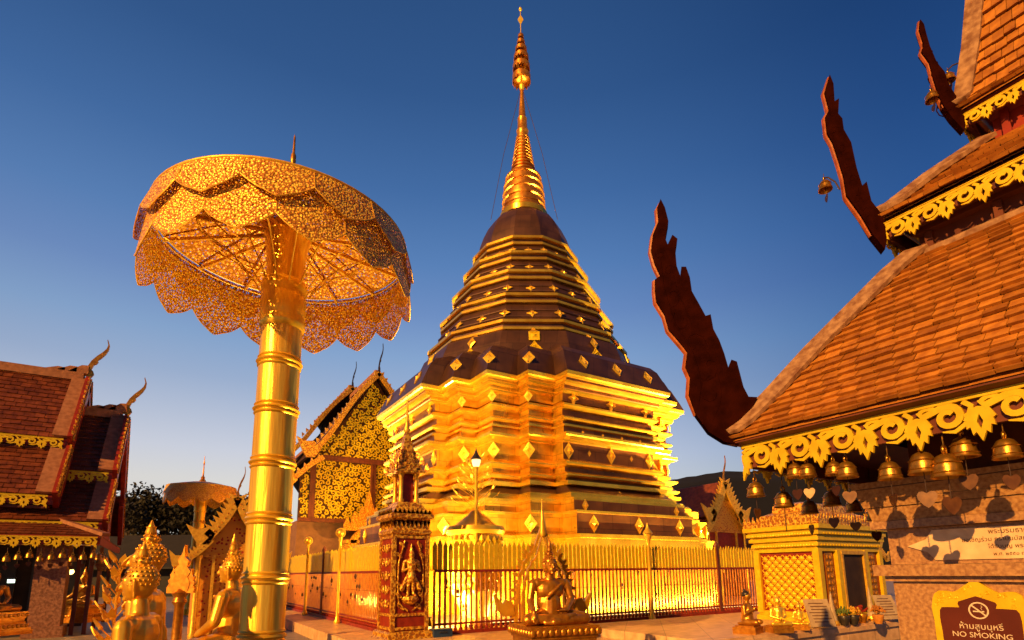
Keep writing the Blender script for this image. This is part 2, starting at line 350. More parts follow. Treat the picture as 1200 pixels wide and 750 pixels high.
for name, key, m in (('moulding', 'gold', 'plated'), ('roof_skirt', 'roof', 'roofcopper')):
    mb = MB()
    for k, pr in runs:
        main = [i for i in range(36) if i % 9 == 8]; rest = [i for i in range(36) if i % 9 != 8]
        low = pr[0][1] < 2.8
        take = list(range(36)) if k == key and (k != 'bronze' or low) else []
        if low and k == 'bronze': take = list(range(36)) if key == 'gold' else []
        elif k == 'bronze' and key == 'deep': take = rest
        rg = [redring(a, z) for a, z in pr]; n0 = len(mb.v)
        if take: mb.add([p for r in rg for p in r], [(j*36+i, j*36+(i+1) % 36, (j+1)*36+(i+1) % 36, (j+1)*36+i) for j in range(len(rg)-1) for i in take])
    build(mb, name, M[m], chedi)
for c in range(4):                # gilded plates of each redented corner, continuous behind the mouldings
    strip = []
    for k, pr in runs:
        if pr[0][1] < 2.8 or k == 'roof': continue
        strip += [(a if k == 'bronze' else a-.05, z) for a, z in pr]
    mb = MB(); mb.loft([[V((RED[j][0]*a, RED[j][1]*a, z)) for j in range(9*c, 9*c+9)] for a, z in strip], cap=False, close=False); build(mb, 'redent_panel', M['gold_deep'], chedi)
for i in (8, 17, 26, 35):         # one continuous gilt strip in the unlit colour per side, behind the mouldings of the four main faces
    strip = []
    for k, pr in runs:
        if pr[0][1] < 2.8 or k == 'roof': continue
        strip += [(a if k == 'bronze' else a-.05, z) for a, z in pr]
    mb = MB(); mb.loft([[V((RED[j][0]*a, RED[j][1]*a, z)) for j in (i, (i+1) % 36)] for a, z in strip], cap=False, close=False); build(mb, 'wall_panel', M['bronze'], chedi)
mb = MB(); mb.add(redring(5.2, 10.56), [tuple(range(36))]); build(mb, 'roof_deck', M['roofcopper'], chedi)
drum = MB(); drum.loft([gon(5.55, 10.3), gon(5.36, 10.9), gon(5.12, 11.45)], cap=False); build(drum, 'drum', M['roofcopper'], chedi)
TI = [(4.92, 12.05), (4.34, 13.55), (3.76, 14.98), (3.2, 16.25), (2.72, 17.32)]
prevR, prevz = 5.12, 11.45
for i, (R, z) in enumerate(TI):
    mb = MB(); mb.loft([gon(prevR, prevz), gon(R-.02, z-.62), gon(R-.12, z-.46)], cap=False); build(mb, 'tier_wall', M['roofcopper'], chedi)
    mb = MB(); mb.loft([gon(R-.12, z-.46), gon(R+.02, z-.44), gon(R+.02, z-.33), gon(R-.10, z-.31)], cap=False); mb.loft([gon(R-.10, z-.15), gon(R+.05, z-.13), gon(R+.05, z-.01), gon(R-.08, z)], cap=False)
    build(mb, 'tier_band', M['plated'], chedi)
    mb = MB(); mb.loft([gon(R-.10, z-.31), gon(R-.10, z-.15)], cap=False); mb.loft([gon(R-.08, z), gon(R-.25, z+.05)], cap=False)
    a_, b_ = .30, .36; r0_, z0_ = prevR, prevz; r1_, z1_ = R-.02, z-.62
    for f in (.28, .72):
        rr = r0_+(r1_-r0_)*f; zz = z0_+(z1_-z0_)*f; mb.loft([gon(rr+.005, zz-.03), gon(rr+.05, zz-.02), gon(rr+.05, zz+.02), gon(rr-.03, zz+.03)], cap=False)
    build(mb, 'tier_ledge', M['roofcopper'], chedi)
    prevR, prevz = R-.25, z+.05
mb = MB(); mb.loft([gon(prevR, prevz), gon(2.40, 17.9), gon(2.2, 18.5), gon(1.95, 19.05), gon(1.65, 19.5), gon(1.3, 19.8), gon(1.1, 19.86)], cap=True); build(mb, 'bell_dome', M['roofcopper'], chedi, 20)
mb = MB(); mb.lathe([(1.02, 19.8), (1.25, 19.86), (1.27, 20.12), (1.20, 20.2), (1.10, 20.22)], n=36); build(mb, 'throne_band', M['plated'], chedi, 30)
mb = MB(); mb.lathe([(1.12, 20.2), (1.12, 20.42), (1.17, 20.46), (1.17, 20.56), (1.10, 20.6), (1.09, 20.82), (1.15, 20.86), (1.15, 20.98), (1.07, 21.02), (1.06, 21.28), (1.12, 21.32), (1.11, 21.44), (1.02, 21.48), (1.0, 21.74), (1.06, 21.78), (1.05, 21.9), (.94, 21.95), (.92, 22.2), (.98, 22.24), (.96, 22.36), (.80, 22.44), (.66, 22.62)], n=36)
build(mb, 'throne_ring', M['ring'], chedi, 30)
pr = []
z = 22.6
N = 11
for i in range(N):
    r = .68-.31*i/(N-1); h = 2.35/N
    pr += [(r*.82, z), (r, z+h*.25), (r, z+h*.65), (r*.82, z+h*.9)]; z += h
mb = MB(); mb.lathe(pr, n=28); build(mb, 'ringed_spire', M['ring'], chedi, 50)
mb = MB(); mb.lathe([(.33, 24.9), (.30, 25.2), (.34, 25.3), (.27, 25.5), (.25, 26.0), (.27, 26.08), (.2, 26.2), (.15, 27), (.09, 27.8), (.06, 28.0)], n=20); build(mb, 'spire_bud', M['statue_dark'], chedi, 40)
mb = MB(); mb.lathe([(.05, 27.9), (.14, 28.1), (.15, 28.3), (.06, 28.45), (.04, 28.6)], n=16); mb.lathe([(.035, 28.4), (.03, 31.9), (.02, 33.2), (.005, 33.5)], n=8)
build(mb, 'spire_rod', M['gold'], chedi, 40)
mb = MB()
for z, r, h in ((28.55, .50, .62), (29.3, .47, .5), (29.95, .41, .42), (30.5, .32, .36), (30.98, .22, .32), (31.4, .16, .3)):
    mb.lathe([(r, z), (r*1.02, z+h*.45), (r*.8, z+h*.62), (.05, z+h*.75), (.05, z+h*.72), (r*.78, z+h*.58), (r*.96, z+h*.42), (r*.95, z)], n=24, cap=False)
    for k in range(16):
        a = 2*pi*k/16; mb.prism([(-.5*r*.38, 0), (.5*r*.38, 0), (0, -h*.35)], (r*1.0*cos(a), r*1.0*sin(a), z+.01), V((-sin(a), cos(a), 0)), Z, .012)
build(mb, 'spire_parasol', M['ring'], chedi, 40)
mb = MB(); mb.prism([(0, -.35), (.16, 0), (0, .3), (-.16, 0)], (0, 0, 32.6), RT, Z, .05); mb.ball((0, 0, 33.3), .1); build(mb, 'spire_flower', M['gold'], chedi, 40)
for dx, dy in ((-1.9, .2), (1.0, -1.6)):
    mb = MB(); mb.tube([(dx*.05, dy*.05, 27.8), (dx*.6, dy*.6, 23.5), (dx, dy, 19.4)], .014, 5); build(mb, 'guy_wire', M['wire'], chedi)

# raised gilded ornaments: diamond, small diamond, flower, square, triangle
def orn_mesh(kind):
    mb = MB()
    if kind == 'diamond':
        n = 4; o = [(0, -1.2), (.85, 0), (0, 1.2), (-.85, 0)]
    elif kind == 'flower':
        o = []
        for k in range(16):
            a = 2*pi*k/16; r = 1 if k % 4 == 0 else (.62 if k % 2 else .45); o.append((r*sin(a), r*cos(a)*1.1))
    elif kind == 'square': o = [(-.9, -.9), (.9, -.9), (.9, .9), (-.9, .9)]
    else: o = [(-1.2, -.75), (-.5, -.55), (0, -.8), (.5, -.55), (1.2, -.75), (.75, -.1), (.4, .3), (0, .95), (-.4, .3), (-.75, -.1)]
    n = len(o); vs = []
    for s, h in ((1, 0), (1, .12), (.8, .16), (.74, .06), (.4, .14)): vs += [V((x*s, y*s, h)) for x, y in o]
    vs.append(V((0, 0, .42))); fs = []
    for j in range(4): fs += [(j*n+i, j*n+(i+1) % n, (j+1)*n+(i+1) % n, (j+1)*n+i) for i in range(n)]
    fs += [(4*n+i, 4*n+(i+1) % n, 5*n) for i in range(n)]
    mb.add(vs, fs); o_ = build(mb, 'ornament', M['yellow'] if kind in ('square', 'triangle') else M['gold'])
    me = o_.data; bpy.data.objects.remove(o_); return me
OM = {k: orn_mesh(k) for k in ('diamond', 'flower', 'square', 'triangle')}
def orn(kind, p, nrm, up, s):
    o = bpy.data.objects.new('ornament', OM[kind]); COL.objects.link(o); o.parent = chedi
    n = V(nrm).normalized(); u = (V(up)-n*V(up).dot(n)).normalized(); x = u.cross(n)
    R = Matrix((x, u, n)).transposed(); o.matrix_local = Matrix.Translation(V(p)+n*.004) @ R.to_4x4() @ Matrix.Scale(s, 4)
for nx, ny in ((0, -1), (-1, 0)):
    n = V((nx, ny, 0)); t = Z.cross(n)
    def P(a, s, z): return n*a+t*s+Z*z
    for s in (-2.15, 0, 2.15): orn('diamond', P(7.22, s, 3.27), n, Z, .26)
    for s in (-2.3, 2.3): orn('diamond', P(6.98, s, 3.92), n, Z, .17)
    for s in (-2.1, 0, 2.1): orn('diamond', P(5.88, s, 6.11), n, Z, .27)
    for s in (-1.1, 1.1): orn('diamond', P(5.88, s, 6.11), n, Z, .1)
    for s in (-1.5, -.5, .5, 1.5): orn('flower', P(6.02, s, 6.87), n, Z, .075)
    for s in (-1.9, 0, 1.9): orn('flower', P(6.0, s, 8.15), n, Z, .26)
    for s in (-1.7, 0, 1.7): orn('diamond', n*6.45+t*s+Z*9.5, n+Z*.48, Z, .28)
    orn('flower', P(6.36, 0, 4.6)-n*.1, n*.5+Z, Z, .15)
for sx, sy in ((-1, -1), (1, -1), (-1, 1)):      # corner diamonds on the redents
    for a, z, s, q in ((7.22, 3.27, .26, 1), (5.88, 6.11, .27, 1), (6.05, 8.15, .20, 1), (6.6, 9.5, .28, 0)):
        for cx_, cy_ in ((.78, .78), (.89, .585), (.585, .89)):
            if sx*sy < 0 and q == 0: continue
            n = V((sx, sy, 0)).normalized()
            orn('diamond', V((sx*cx_*a, sy*cy_*a, z)) + (n*.01 if q else -n*.20), n+Z*(0 if q else .45), Z, s)
def gnorm(k): a = 2*pi*k/12; return V((cos(a), sin(a), 0))
for k in (6, 7, 8, 9, 10):
    n = gnorm(k); ca = cos(pi/12)
    orn('square' if k % 2 == 0 else 'diamond', n*(5.30*ca+.03)+Z*11.12, n+Z*.3, Z, .25 if k % 2 == 0 else .24)
    orn('triangle', n*(5.42*ca+.04)+Z*10.62, n+Z*.3, Z, .30)
for i, (R, z) in enumerate(TI[:5]):
    R0, z0 = (5.12, 11.45) if i == 0 else (TI[i-1][0]-.25, TI[i-1][1]+.05)
    for k in (6, 7, 8, 9, 10):
        n = gnorm(k); f = .5; r = R0+(R-.02-R0)*f; zz = z0+(z-.62-z0)*f
        orn('flower', n*(r*cos(pi/12))+Z*zz, n+Z*.5, Z, .27-.02*i)
for i in (0, 1, 2, 3):
    R, z = TI[i+1]; R0, z0 = TI[i][0]-.25, TI[i][1]+.05
    for k in (6, 7, 8, 9):
        a = 2*pi*(k+.5)/12; n = V((cos(a), sin(a), 0))
        orn('flower', n*((R0+R)/2)+Z*((z0+z-.62)/2), n+Z*.5, Z, .25-.02*i)

# ------------------------------------------------------------------ floodlights that light the chedi from inside the fence
def floodlight(label, loc, target, power, spread=60, size=.35, col=(1, .66, .21)):
    t = thing('floodlight', label, 'floodlight', loc, 0, 'floodlights around the pagoda')
    d = (V(target)-V(loc)).normalized(); R = d.to_track_quat('-Z', 'Y').to_matrix()
    mb = MB(); mb.box((0, 0, .02), (.3, .2, .04)); mb.box((-.14, 0, .14), (.02, .05, .22)); mb.box((.14, 0, .14), (.02, .05, .22)); build(mb, 'bracket', M['darkmetal'], t)
    mb = MB(); c = V((0, 0, .24)); mb.box(c, (.26, .2, .10), R); build(mb, 'housing', M['darkmetal'], t)
    mb = MB(); mb.box(c+d*.053, (.22, .16, .004), R); build(mb, 'lens', M['lampglass'], t)
    L = bpy.data.lights.new('flood_lamp', 'AREA'); L.shape = 'RECTANGLE'; L.size = size; L.size_y = size*.7; L.energy = power; L.color = col; L.spread = radians(spread)
    lo = bpy.data.objects.new('flood_lamp', L); COL.objects.link(lo); lo.parent = t; lo.location = c+d*.07; lo.rotation_euler = R.to_euler()
    return t
F1 = .3
floodlight('floodlight at the near fence corner aimed up at the pagoda', (5.4, 12.5, .28), (CX-2, CY-2, 6), 900, 110)
def striplight(label, a, b, target, power):
    a = V(a); b = V(b); t = thing('strip_floodlight', label, 'floodlight', a.lerp(b, .5), 0, 'strip floodlights inside the fence')
    d = (b-a); L_ = d.length; d /= L_; aim = (V(target)-a.lerp(b, .5)); aim -= d*aim.dot(d); aim.normalize(); w = aim.cross(d); R = Matrix((d, w, -aim)).transposed()
    if R.determinant() < 0: R = Matrix((d, -w, -aim)).transposed()
    mb = MB(); mb.box((0, 0, .07), (L_, .09, .08) if abs(d.x) > .5 else (.09, L_, .08)); build(mb, 'housing', M['darkmetal'], t)
    mb = MB(); mb.box(Z*.07+aim*.062, (L_*.99, .05, .004), R); build(mb, 'lens', M['lampglass'], t)
    L = bpy.data.lights.new('strip_lamp', 'AREA'); L.shape = 'RECTANGLE'; L.size = L_; L.size_y = .06; L.energy = power; L.color = (1, .66, .21)
    lo = bpy.data.objects.new('strip_lamp', L); COL.objects.link(lo); lo.parent = t; lo.location = Z*.07+aim*.075; lo.rotation_euler = R.to_euler()
striplight('long strip floodlight lying inside the right fence', (6.5, 12.5, .28), (23, 12.5, .28), (CX, CY-7.4, 2.6), 1150)
striplight('long strip floodlight lying inside the left fence', (5.2, 13.5, .28), (5.2, 30, .28), (CX-7.4, CY, 2.6), 1100)
floodlight('floodlight at the far right fence corner aimed at the spire', (24, 12.5, .28), (CX, CY, 14), 2300, 60)
floodlight('floodlight at the far left fence corner aimed at the spire', (5.2, 31.2, .28), (CX, CY, 14), 2300, 60)

# ------------------------------------------------------------------ the gilded fence
def fence(label, a, b, group, posts):
    a = V(a); b = V(b); L = (b-a).length; d = (b-a)/L; n = Z.cross(d)
    t = thing('fence', label, 'fence', a, 0, group)
    lo, up_, rl, kb = MB(), MB(), MB(), MB()
    k = int(L/.135)
    Rm = Matrix((d, n, Z)).transposed()
    for i in range(k+1):
        p = d*(i*L/k)
        j = random.uniform(-.006, .006)
        lo.box(p+Z*(.73+.06), (.058, .022, 1.24), Rm)
        w = .108; h0 = 1.44; h1 = 2.12+random.uniform(-.03, .03)
        vs = [p+d*(x*w/2+j)+n*(y*.012)+Z*z for x, y, z in ((-1, -1, h0), (1, -1, h0), (1, 1, h0), (-1, 1, h0), (-1, -1, h1-.12), (1, -1, h1-.12), (1, 1, h1-.12), (-1, 1, h1-.12))]
        vs += [p+d*j-n*.006+Z*h1, p+d*j+n*.006+Z*h1]
        up_.add(vs, [(0, 1, 5, 4), (1, 2, 6, 5), (2, 3, 7, 6), (3, 0, 4, 7), (4, 5, 8), (6, 7, 9), (5, 6, 9, 8), (7, 4, 8, 9), (0, 3, 2, 1)])
        kb.lathe([(.035, .08), (.05, .1), (.05, .13), (.028, .15), (.04, .165), (.012, .18)], p-n*0, 6)
    rl.box(d*L/2+Z*1.42, (L, .05, .06), Rm); rl.box(d*L/2+Z*.23, (L, .045, .05), Rm)
    rl.box(d*L/2+Z*.95, (L, .02, .012), Rm)
    kb.box(d*L/2+Z*.04, (L, .16, .085), Rm)
    build(lo, 'lower_pickets', M['picket'], t); build(up_, 'upper_blades', M['yellow'], t)
    build(rl, 'rail', M['red'], t); build(kb, 'kerb', M['red'], t)
    for s in posts:
        mb = MB(); p = d*s; mb.box(p-n*0+Z*1.06, (.10, .10, 2.12), Rm); mb.lathe([(.05, 2.12), (.075, 2.15), (.06, 2.22), (.02, 2.3)], p, 8); build(mb, 'post', M['redbrown'], t)
    # small hanging bells and flower offerings tied to the bars
    proto = None
    for i in range(int(L*2.2)):
        p = d*random.uniform(.3, L-.3)+n*(-.05 if n.y < 0 else .05)+Z*random.uniform(.6, 1.35)
        if proto is None:
            tk = MB(); tk.ball((0, 0, 0), (.03, .03, .06), 7); tk.tube([(0, 0, .05), (0, 0, .10)], .004, 4); tk.prism([(-.025, -.10), (.025, -.10), (.03, -.07), (0, -.05), (-.03, -.07)], (0, 0, -.02), d, Z, .004)
            proto = build(tk, 'tied_offering', M['heart_dark'], t, 60); q = proto
        else: q = proto.copy(); COL.objects.link(q)
        q.location = p; q.scale = V((1, 1, 1))*random.uniform(.6, 1.3)
    return t
fence('gilded picket fence in front of the pagoda with red bars under gold blades', (FX0+.75, FY0, .28), (FX1, FY0, .28), None, (9.9, 19.9))
fence('red and gold picket fence receding behind the bamboo-like golden pole', (FX0, FY0+.75, .28), (FX0, FY1, .28), None, (6.5, 13))

# ------------------------------------------------------------------ shared ornament builders
def lace(mb, o, ex, n, L, H, unit, th, flip=False, bent=10):
    """hanging carved fretwork: rail, scrolls and serrated pendants"""
    o = V(o); ex = V(ex); n = V(n); k = max(1, round(L/unit)); U = L/k
    R3 = Matrix((ex, n, Z)).transposed()
    mb.box(o+ex*L/2-Z*H*.07, (L, th, H*.14), R3)
    mb.box(o+ex*L/2-Z*H*.015-n*0, (L, th*1.5, H*.035), R3)
    sg = -1 if flip else 1
    for i in range(k):
        c = o+ex*(U*(i+.5))
        def rb(pts, w, t): mb.ribbon(pts, w, c, ex*sg, Z, n, t)
        r0 = min(H*.30, U*.30); pts = []; m = bent*2
        for j in range(m+1):
            a = radians(150-470*j/m); r = r0*(1-.62*j/m); pts.append((U*.02+r*cos(a), -H*.47+r*sin(a)))
        rb([(-U*.44, -H*.20), (-U*.40, -H*.36)]+pts[2:], [H*.16, H*.16]+[H*(.16-.05*j/m) for j in range(m-1)], th*.86)
        a_ = [(-U*.30+U*.16*cos(radians(x)), -H*.32+H*.16*sin(radians(x))) for x in range(10, 171, 32)]
        rb(a_, H*.10, th*.7)
        a_ = [(U*.28, -H*.16), (U*.40, -H*.30), (U*.36, -H*.48), (U*.27, -H*.52)]
        rb(a_, H*.115, th*.78)
        rb([(-U*.10, -H*.80), (U*.1, -H*.84), (U*.26, -H*.72), (U*.40, -H*.52)], [H*.03, H*.09, H*.1, H*.06], th*.74)
    for i in range(k+1):
        c = o+ex*(U*i)
        lf = [(0, -.34*H), (-.16*U, -.40*H), (-.25*U, -.62*H), (-.20*U, -.66*H), (-.22*U, -.84*H), (-.155*U, -.80*H), (-.13*U, -1.0*H), (-.075*U, -.93*H), (0, -1.16*H), (0, -.88*H), (-.05*U, -.70*H), (0, -.52*H)]
        for s in (-1, 1):
            if (i == 0 and s*1 < 0) or (i == k and s > 0): continue
            P = [(-x*s if s > 0 else x, y) for x, y in lf]
            if s > 0: P = P[::-1]
            mb.prism(P, c, ex, Z, th*.94, n)
def chofa(mb, o, ex, h, th, n=None):
    """slender curved roof horn, ex = outward direction"""
    P = [(-.10, 0), (.07, -.03), (.13, .06), (.10, .13), (.05, .17), (.10, .30), (.16, .33), (.20, .39), (.17, .42), (.26, .50), (.36, .62), (.42, .74), (.43, .86), (.37, 1.0), (.35, .99), (.39, .86), (.36, .76), (.28, .66), (.15, .54), (.03, .40), (-.05, .24), (-.10, .12)]
    mb.prism([(x*h*.8, y*h) for x, y in P], o, ex, Z, th, n)
def flame(mb, o, ex, h, w, th, n=None):
    P = [(-.5, 0), (.5, 0), (.62, .18), (.42, .30), (.60, .42), (.34, .52), (.42, .66), (.16, .74), (.10, 1.0), (-.02, .80), (-.26, .68), (-.16, .56), (-.46, .46), (-.30, .34), (-.56, .2)]
    mb.prism([(x*w, y*h) for x, y in P], o, ex, Z, th, n)
def tiles(mb, A, ex, L, prof, row, tw, th=.014, hipL=0, hipR=0):
    """overlapping plain tiles. prof(t) -> V offset up the slope for t in 0..1; hip cuts in metres at the top"""
    A = V(A); n_rows = row
    for i in range(n_rows):
        t0, t1 = i/n_rows, (i+1)/n_rows
        p0, p1 = prof(t0), prof(min(1, t1+.35/n_rows)); d = (p1-p0); sl = d.length; d /= sl
        nr = ex.cross(d).normalized()
        if nr.z < 0: nr = -nr
        a, b = hipL*t0, L-hipR*t0
        x = a+(tw*.5 if i % 2 else 0)-tw*.5+random.uniform(-.3, .3)*tw*.4
        while x < b:
            x0 = max(x, a); x1 = min(x+tw*random.uniform(.93, .98), b); x += tw
            if x1-x0 < tw*.15: continue
            jl = random.uniform(-.14, .07)*sl*.5; up = random.uniform(0, th*.5); sk = random.uniform(-.04, .04)*tw
            lo = p0+d*jl+nr*(th*1.15+up); hi = p0+d*sl+nr*(th*.1)
            vs = [A+ex*x0+lo, A+ex*x1+lo+d*sk, A+ex*x1+hi, A+ex*x0+hi]
            vs = vs+[v-nr*th for v in vs]
            mb.add(vs, [(0, 1, 2, 3), (7, 6, 5, 4), (0, 4, 5, 1), (1, 5, 6, 2), (3, 2, 6, 7), (0, 3, 7, 4)])
def quad(mb, pts, th=.03):
    """thin slab through four points"""
    a, b, c, d = [V(p) for p in pts]; n = (b-a).cross(d-a).normalized()*th
    mb.add([a, b, c, d, a-n, b-n, c-n, d-n], [(0, 1, 2, 3), (7, 6, 5, 4), (0, 4, 5, 1), (1, 5, 6, 2), (2, 6, 7, 3), (3, 7, 4, 0)])
def beam(mb, a, b, w, h, up=Z):
    a = V(a); b = V(b); d = (b-a); L = d.length; d /= L
    u = (V(up)-d*V(up).dot(d)).normalized(); s = d.cross(u)
    mb.box((a+b)/2, (L, w, h), Matrix((d, s, u)).transposed())

# bells with a leaf hanging from the clapper
def bell_parts(t, s, m='bell', hm='heart', heart=True, rot=0, gap=1.0):
    mb = MB(); mb.lathe([(.0, -.02), (.02, 0), (.045, -.012), (.062, -.04), (.070, -.075), (.073, -.10), (.079, -.125), (.083, -.132), (.078, -.135), (.060, -.10), (.045, -.05), (.0, -.04)], n=18, cap=False)
    for z in (-.05, -.105): mb.lathe([(.064+(-z)*.11, z), (.069+(-z)*.11, z-.004), (.064+(-z)*.11, z-.008)], n=18, cap=False)
    mb.v = [p*s for p in mb.v]; body = build(mb, 'bell_body', M[m], t, 40)
    mb = MB(); mb.tube([V((.024*cos(a), 0, .022+.024*sin(a)))*s for a in [2*pi*k/10 for k in range(11)]], .0075*s, 6)
    mb.tube([(0, 0, .045*s), (0, 0, .10*s)], .004*s, 5); build(mb, 'hanging_loop', M[m], t, 60)
    if heart:
        hl = (-.20-.05*gap)*s
        mb = MB(); mb.tube([(0, 0, -.04*s), (0, 0, hl)], .003*s, 5); build(mb, 'clapper_rod', M['wire'], t)
        P = [(0, -.11), (-.03, -.085), (-.055, -.045), (-.06, -.015), (-.045, .008), (-.022, .010), (0, -.004), (.022, .010), (.045, .008), (.06, -.015), (.055, -.045), (.03, -.085)]
        mb = MB(); mb.prism([(x*s*.85, y*s*.85) for x, y in P], (0, 0, hl), V((cos(rot), sin(rot), 0)), Z, .004*s); build(mb, 'clapper_leaf', M[hm], t)

# ------------------------------------------------------------------ right pavilion
PU, PV = 4.5, 1.985
pav = thing('pavilion', 'stone based pavilion with three tiled roofs and fretwork eaves at the right edge', 'pavilion', (PU, PV, 0))
PX1, PY1 = 9.0, -3.9
def block(mb, e, z0, z1, e2=None):
    e2 = e if e2 is None else e2
    f = lambda e, z: [V((PU-e, PY1-e, z)), V((PX1+e, PY1-e, z)), V((PX1+e, PV+e, z)), V((PU-e, PV+e, z))]
    mb.loft([f(e, z0), f(e2, z1)])
mb = MB(); block(mb, 0, 0, 1.552); wpart(mb, 'stone_base', M['granite'], pav)
mb = MB(); block(mb, .035, 1.556, 1.592); block(mb, .085, 1.594, 1.672, .088); wpart(mb, 'lower_ledge', M['granite'], pav)
mb = MB(); block(mb, -.002, 1.674, 1.928); wpart(mb, 'plaque_course', M['granite'], pav)
mb = MB(); block(mb, .075, 1.93, 1.985); block(mb, .06, 1.987, 2.085, .082); wpart(mb, 'upper_cornice', M['granite'], pav)
mb = MB(); block(mb, .095, 2.088, 2.14, .11); block(mb, .11, 2.142, 2.27, .155); wpart(mb, 'top_moulding', M['granite'], pav)
mb = MB(); block(mb, -.15, 2.2, 3.1); wpart(mb, 'timber_wall', M['redbrown'], pav)
UE, VE = 3.8, 2.641
def rect(t, z): return [V((UE+t, PY1-(VE-PV)-.0+t, z)), V((PX1+.7-t, PY1-(VE-PV)+t, z)), V((PX1+.7-t, VE-t, z)), V((UE+t, VE-t, z))]
mb = MB(); mb.loft([rect(.03, 2.60), rect(.62, 2.62), rect(.62, 2.66), rect(-.07, 2.655), rect(-.07, 2.63), rect(.03, 2.60)], cap=False); wpart(mb, 'soffit', M['redbrown'], pav)
def interp(tab, t):
    for (a, za), (b, zb) in zip(tab, tab[1:]):
        if t <= b: return za+(zb-za)*(t-a)/(b-a)
    return tab[-1][1]
Z1 = [(-.08, 2.665), (0, 2.74), (.163, 2.955), (.407, 3.31), (.647, 3.63), (.838, 3.885), (.96, 4.02)]
Z2 = [(.82, 4.40), (.9, 4.45), (1.116, 4.665), (1.363, 4.87), (1.4, 4.9)]
Z3 = [(1.29, 5.26), (1.325, 5.31), (1.41, 5.78), (1.477, 6.25), (1.62, 6.95), (1.9, 7.8), (2.3, 8.6)]
def roof(tab, rows, tw, name):
    mb = MB(); mb.loft([rect(t, z-.02) for t, z in tab], cap=False); dk = wpart(mb, name+'_deck', M['tile'], pav)
    mb = MB(); t0, t1 = tab[0][0], tab[-1][0]; L = VE-PY1+(VE-PV)-2*t0
    pf = lambda s: V((0, 0, 0))+X*((t1-t0)*s)+Z*(interp(tab, t0+(t1-t0)*s))
    tiles(mb, (UE+t0, VE-t0, 0), -Y, L, pf, rows, tw, .024, hipL=t1-t0, hipR=t1-t0)
    pf2 = lambda s: -Y*((t1-t0)*s)+Z*(interp(tab, t0+(t1-t0)*s))
    tiles(mb, (UE+t0, VE-t0, 0), X, PX1+.7-UE-2*t0, pf2, rows, tw*1.6, hipL=t1-t0, hipR=t1-t0)
    wpart(mb, name+'_tiles', M['tile'], pav)
    mb = MB()                                  # hip board lying on the corner
    for sgn in (1,):
        pts = [V((UE+t, VE-t, z+.03)) for t, z in tab]
        rings = []
        for i, p in enumerate(pts):
            q = pts[min(i+1, len(pts)-1)]-pts[max(0, i-1)]; n_ = V((-q.z, 0, q.x)).normalized(); m_ = V((0, q.z, -q.y)).normalized()
            if m_.z < 0: m_ = -m_
            w = .135 if name == 'lower_roof' else .09
            rings.append([p+n_*.02, p-Y*w+n_*.012, p-Y*w+n_*.045, p+n_*.05+m_*.03, p+X*w*.6+m_*.045, p+X*w*.6+m_*.012])
        mb.loft(rings)
    wpart(mb, name+'_hip_board', M['hiptrim'], pav)
roof(Z1, 23, .118, 'lower_roof'); roof(Z2, 8, .10, 'middle_roof'); roof(Z3, 58, .07, 'top_roof')
# walls and boards between the roofs
mb = MB(); mb.loft([rect(1.02, 3.95), rect(1.02, 4.2), rect(.98, 4.22), rect(.98, 4.26), rect(.86, 4.38)], cap=False)
for i in range(6):
    v = 1.55-i*.42; mb.box((UE+1.005, v, 4.1), (.05, .05, .2))
wpart(mb, 'wall_board', M['redbrown'], pav)
mb = MB(); mb.loft([rect(.93, 4.0), rect(.93, 4.05), rect(1.0, 4.09)], cap=False); wpart(mb, 'roof_flashing', M['hiptrim'], pav)
mb = MB(); mb.loft([rect(1.46, 4.8), rect(1.46, 5.12), rect(1.34, 5.26)], cap=False)
for i in range(6): mb.box((UE+1.45, 1.1-i*.36, 5.0), (.05, .05, .3))
wpart(mb, 'wall_board', M['red'], pav)
# eave boards and fretwork
def eave(t, ztop, H, unit, bz, th=.022):
    mb = MB(); L = VE-PY1+.656-2*t
    a = V((UE+t, VE-t, 0))
    mb.box((UE+t+.035, VE-t-L/2, ztop-bz/2), (.03, L-.1, bz)); mb.box((UE+t+2.0, VE-t-.035, ztop-bz/2), (3.9, .03, bz)); wpart(mb, 'eave_board', M['redbrown'], pav)
    mb = MB(); lace(mb, V((UE+t, VE-t-.012, ztop)), -Y, -X, min(L, 5.4), H, unit, th)
    lace(mb, V((UE+t+.012, VE-t, ztop)), X, Y, 3.9, H, unit, th); wpart(mb, 'fretwork', M['yellow'], pav)
eave(0, 2.622, .245, .30, .19)
eave(.83, 4.345, .175, .22, .12, .018)
eave(1.305, 5.20, .125, .16, .09, .014)
# upswept corner finials
HD = V((1, -1, 0)).normalized()
def hip2(px, py):
    d = ray(px, py); s = (UE+VE)/(d.x+d.y); P = V((0, 0, EYE))+d*s; return ((P-V((UE, VE, 0))).dot(HD), P.z)
def finial(pts, th, name='corner_finial'):
    P = [hip2(x, y) for x, y in pts]; mb = MB(); o = V((UE, VE, 0)); nn_ = V((1, 1, 0)).normalized()
    mb.prism(P, o, HD, Z, th, nn_)
    cx = sum(p[0] for p in P)/len(P)
    return P, mb
f1 = [(75, 38), (66, 60), (69, 95), (55, 130), (50, 170), (60, 205), (74, 235), (60, 245), (60, 272), (63, 300), (85, 335), (95, 372), (128, 410), (143, 430), (138, 468), (150, 495), (147, 540), (165, 590), (198, 635), (238, 660), (275, 668), (300, 600), (322, 546), (300, 545), (287, 520), (270, 455), (256, 450), (248, 470), (238, 435), (225, 400), (210, 372), (203, 334), (190, 338), (172, 305), (155, 275), (150, 240), (140, 212), (128, 212), (125, 235), (116, 210), (113, 175), (118, 140), (105, 130), (93, 155), (87, 140), (95, 95), (86, 60)]
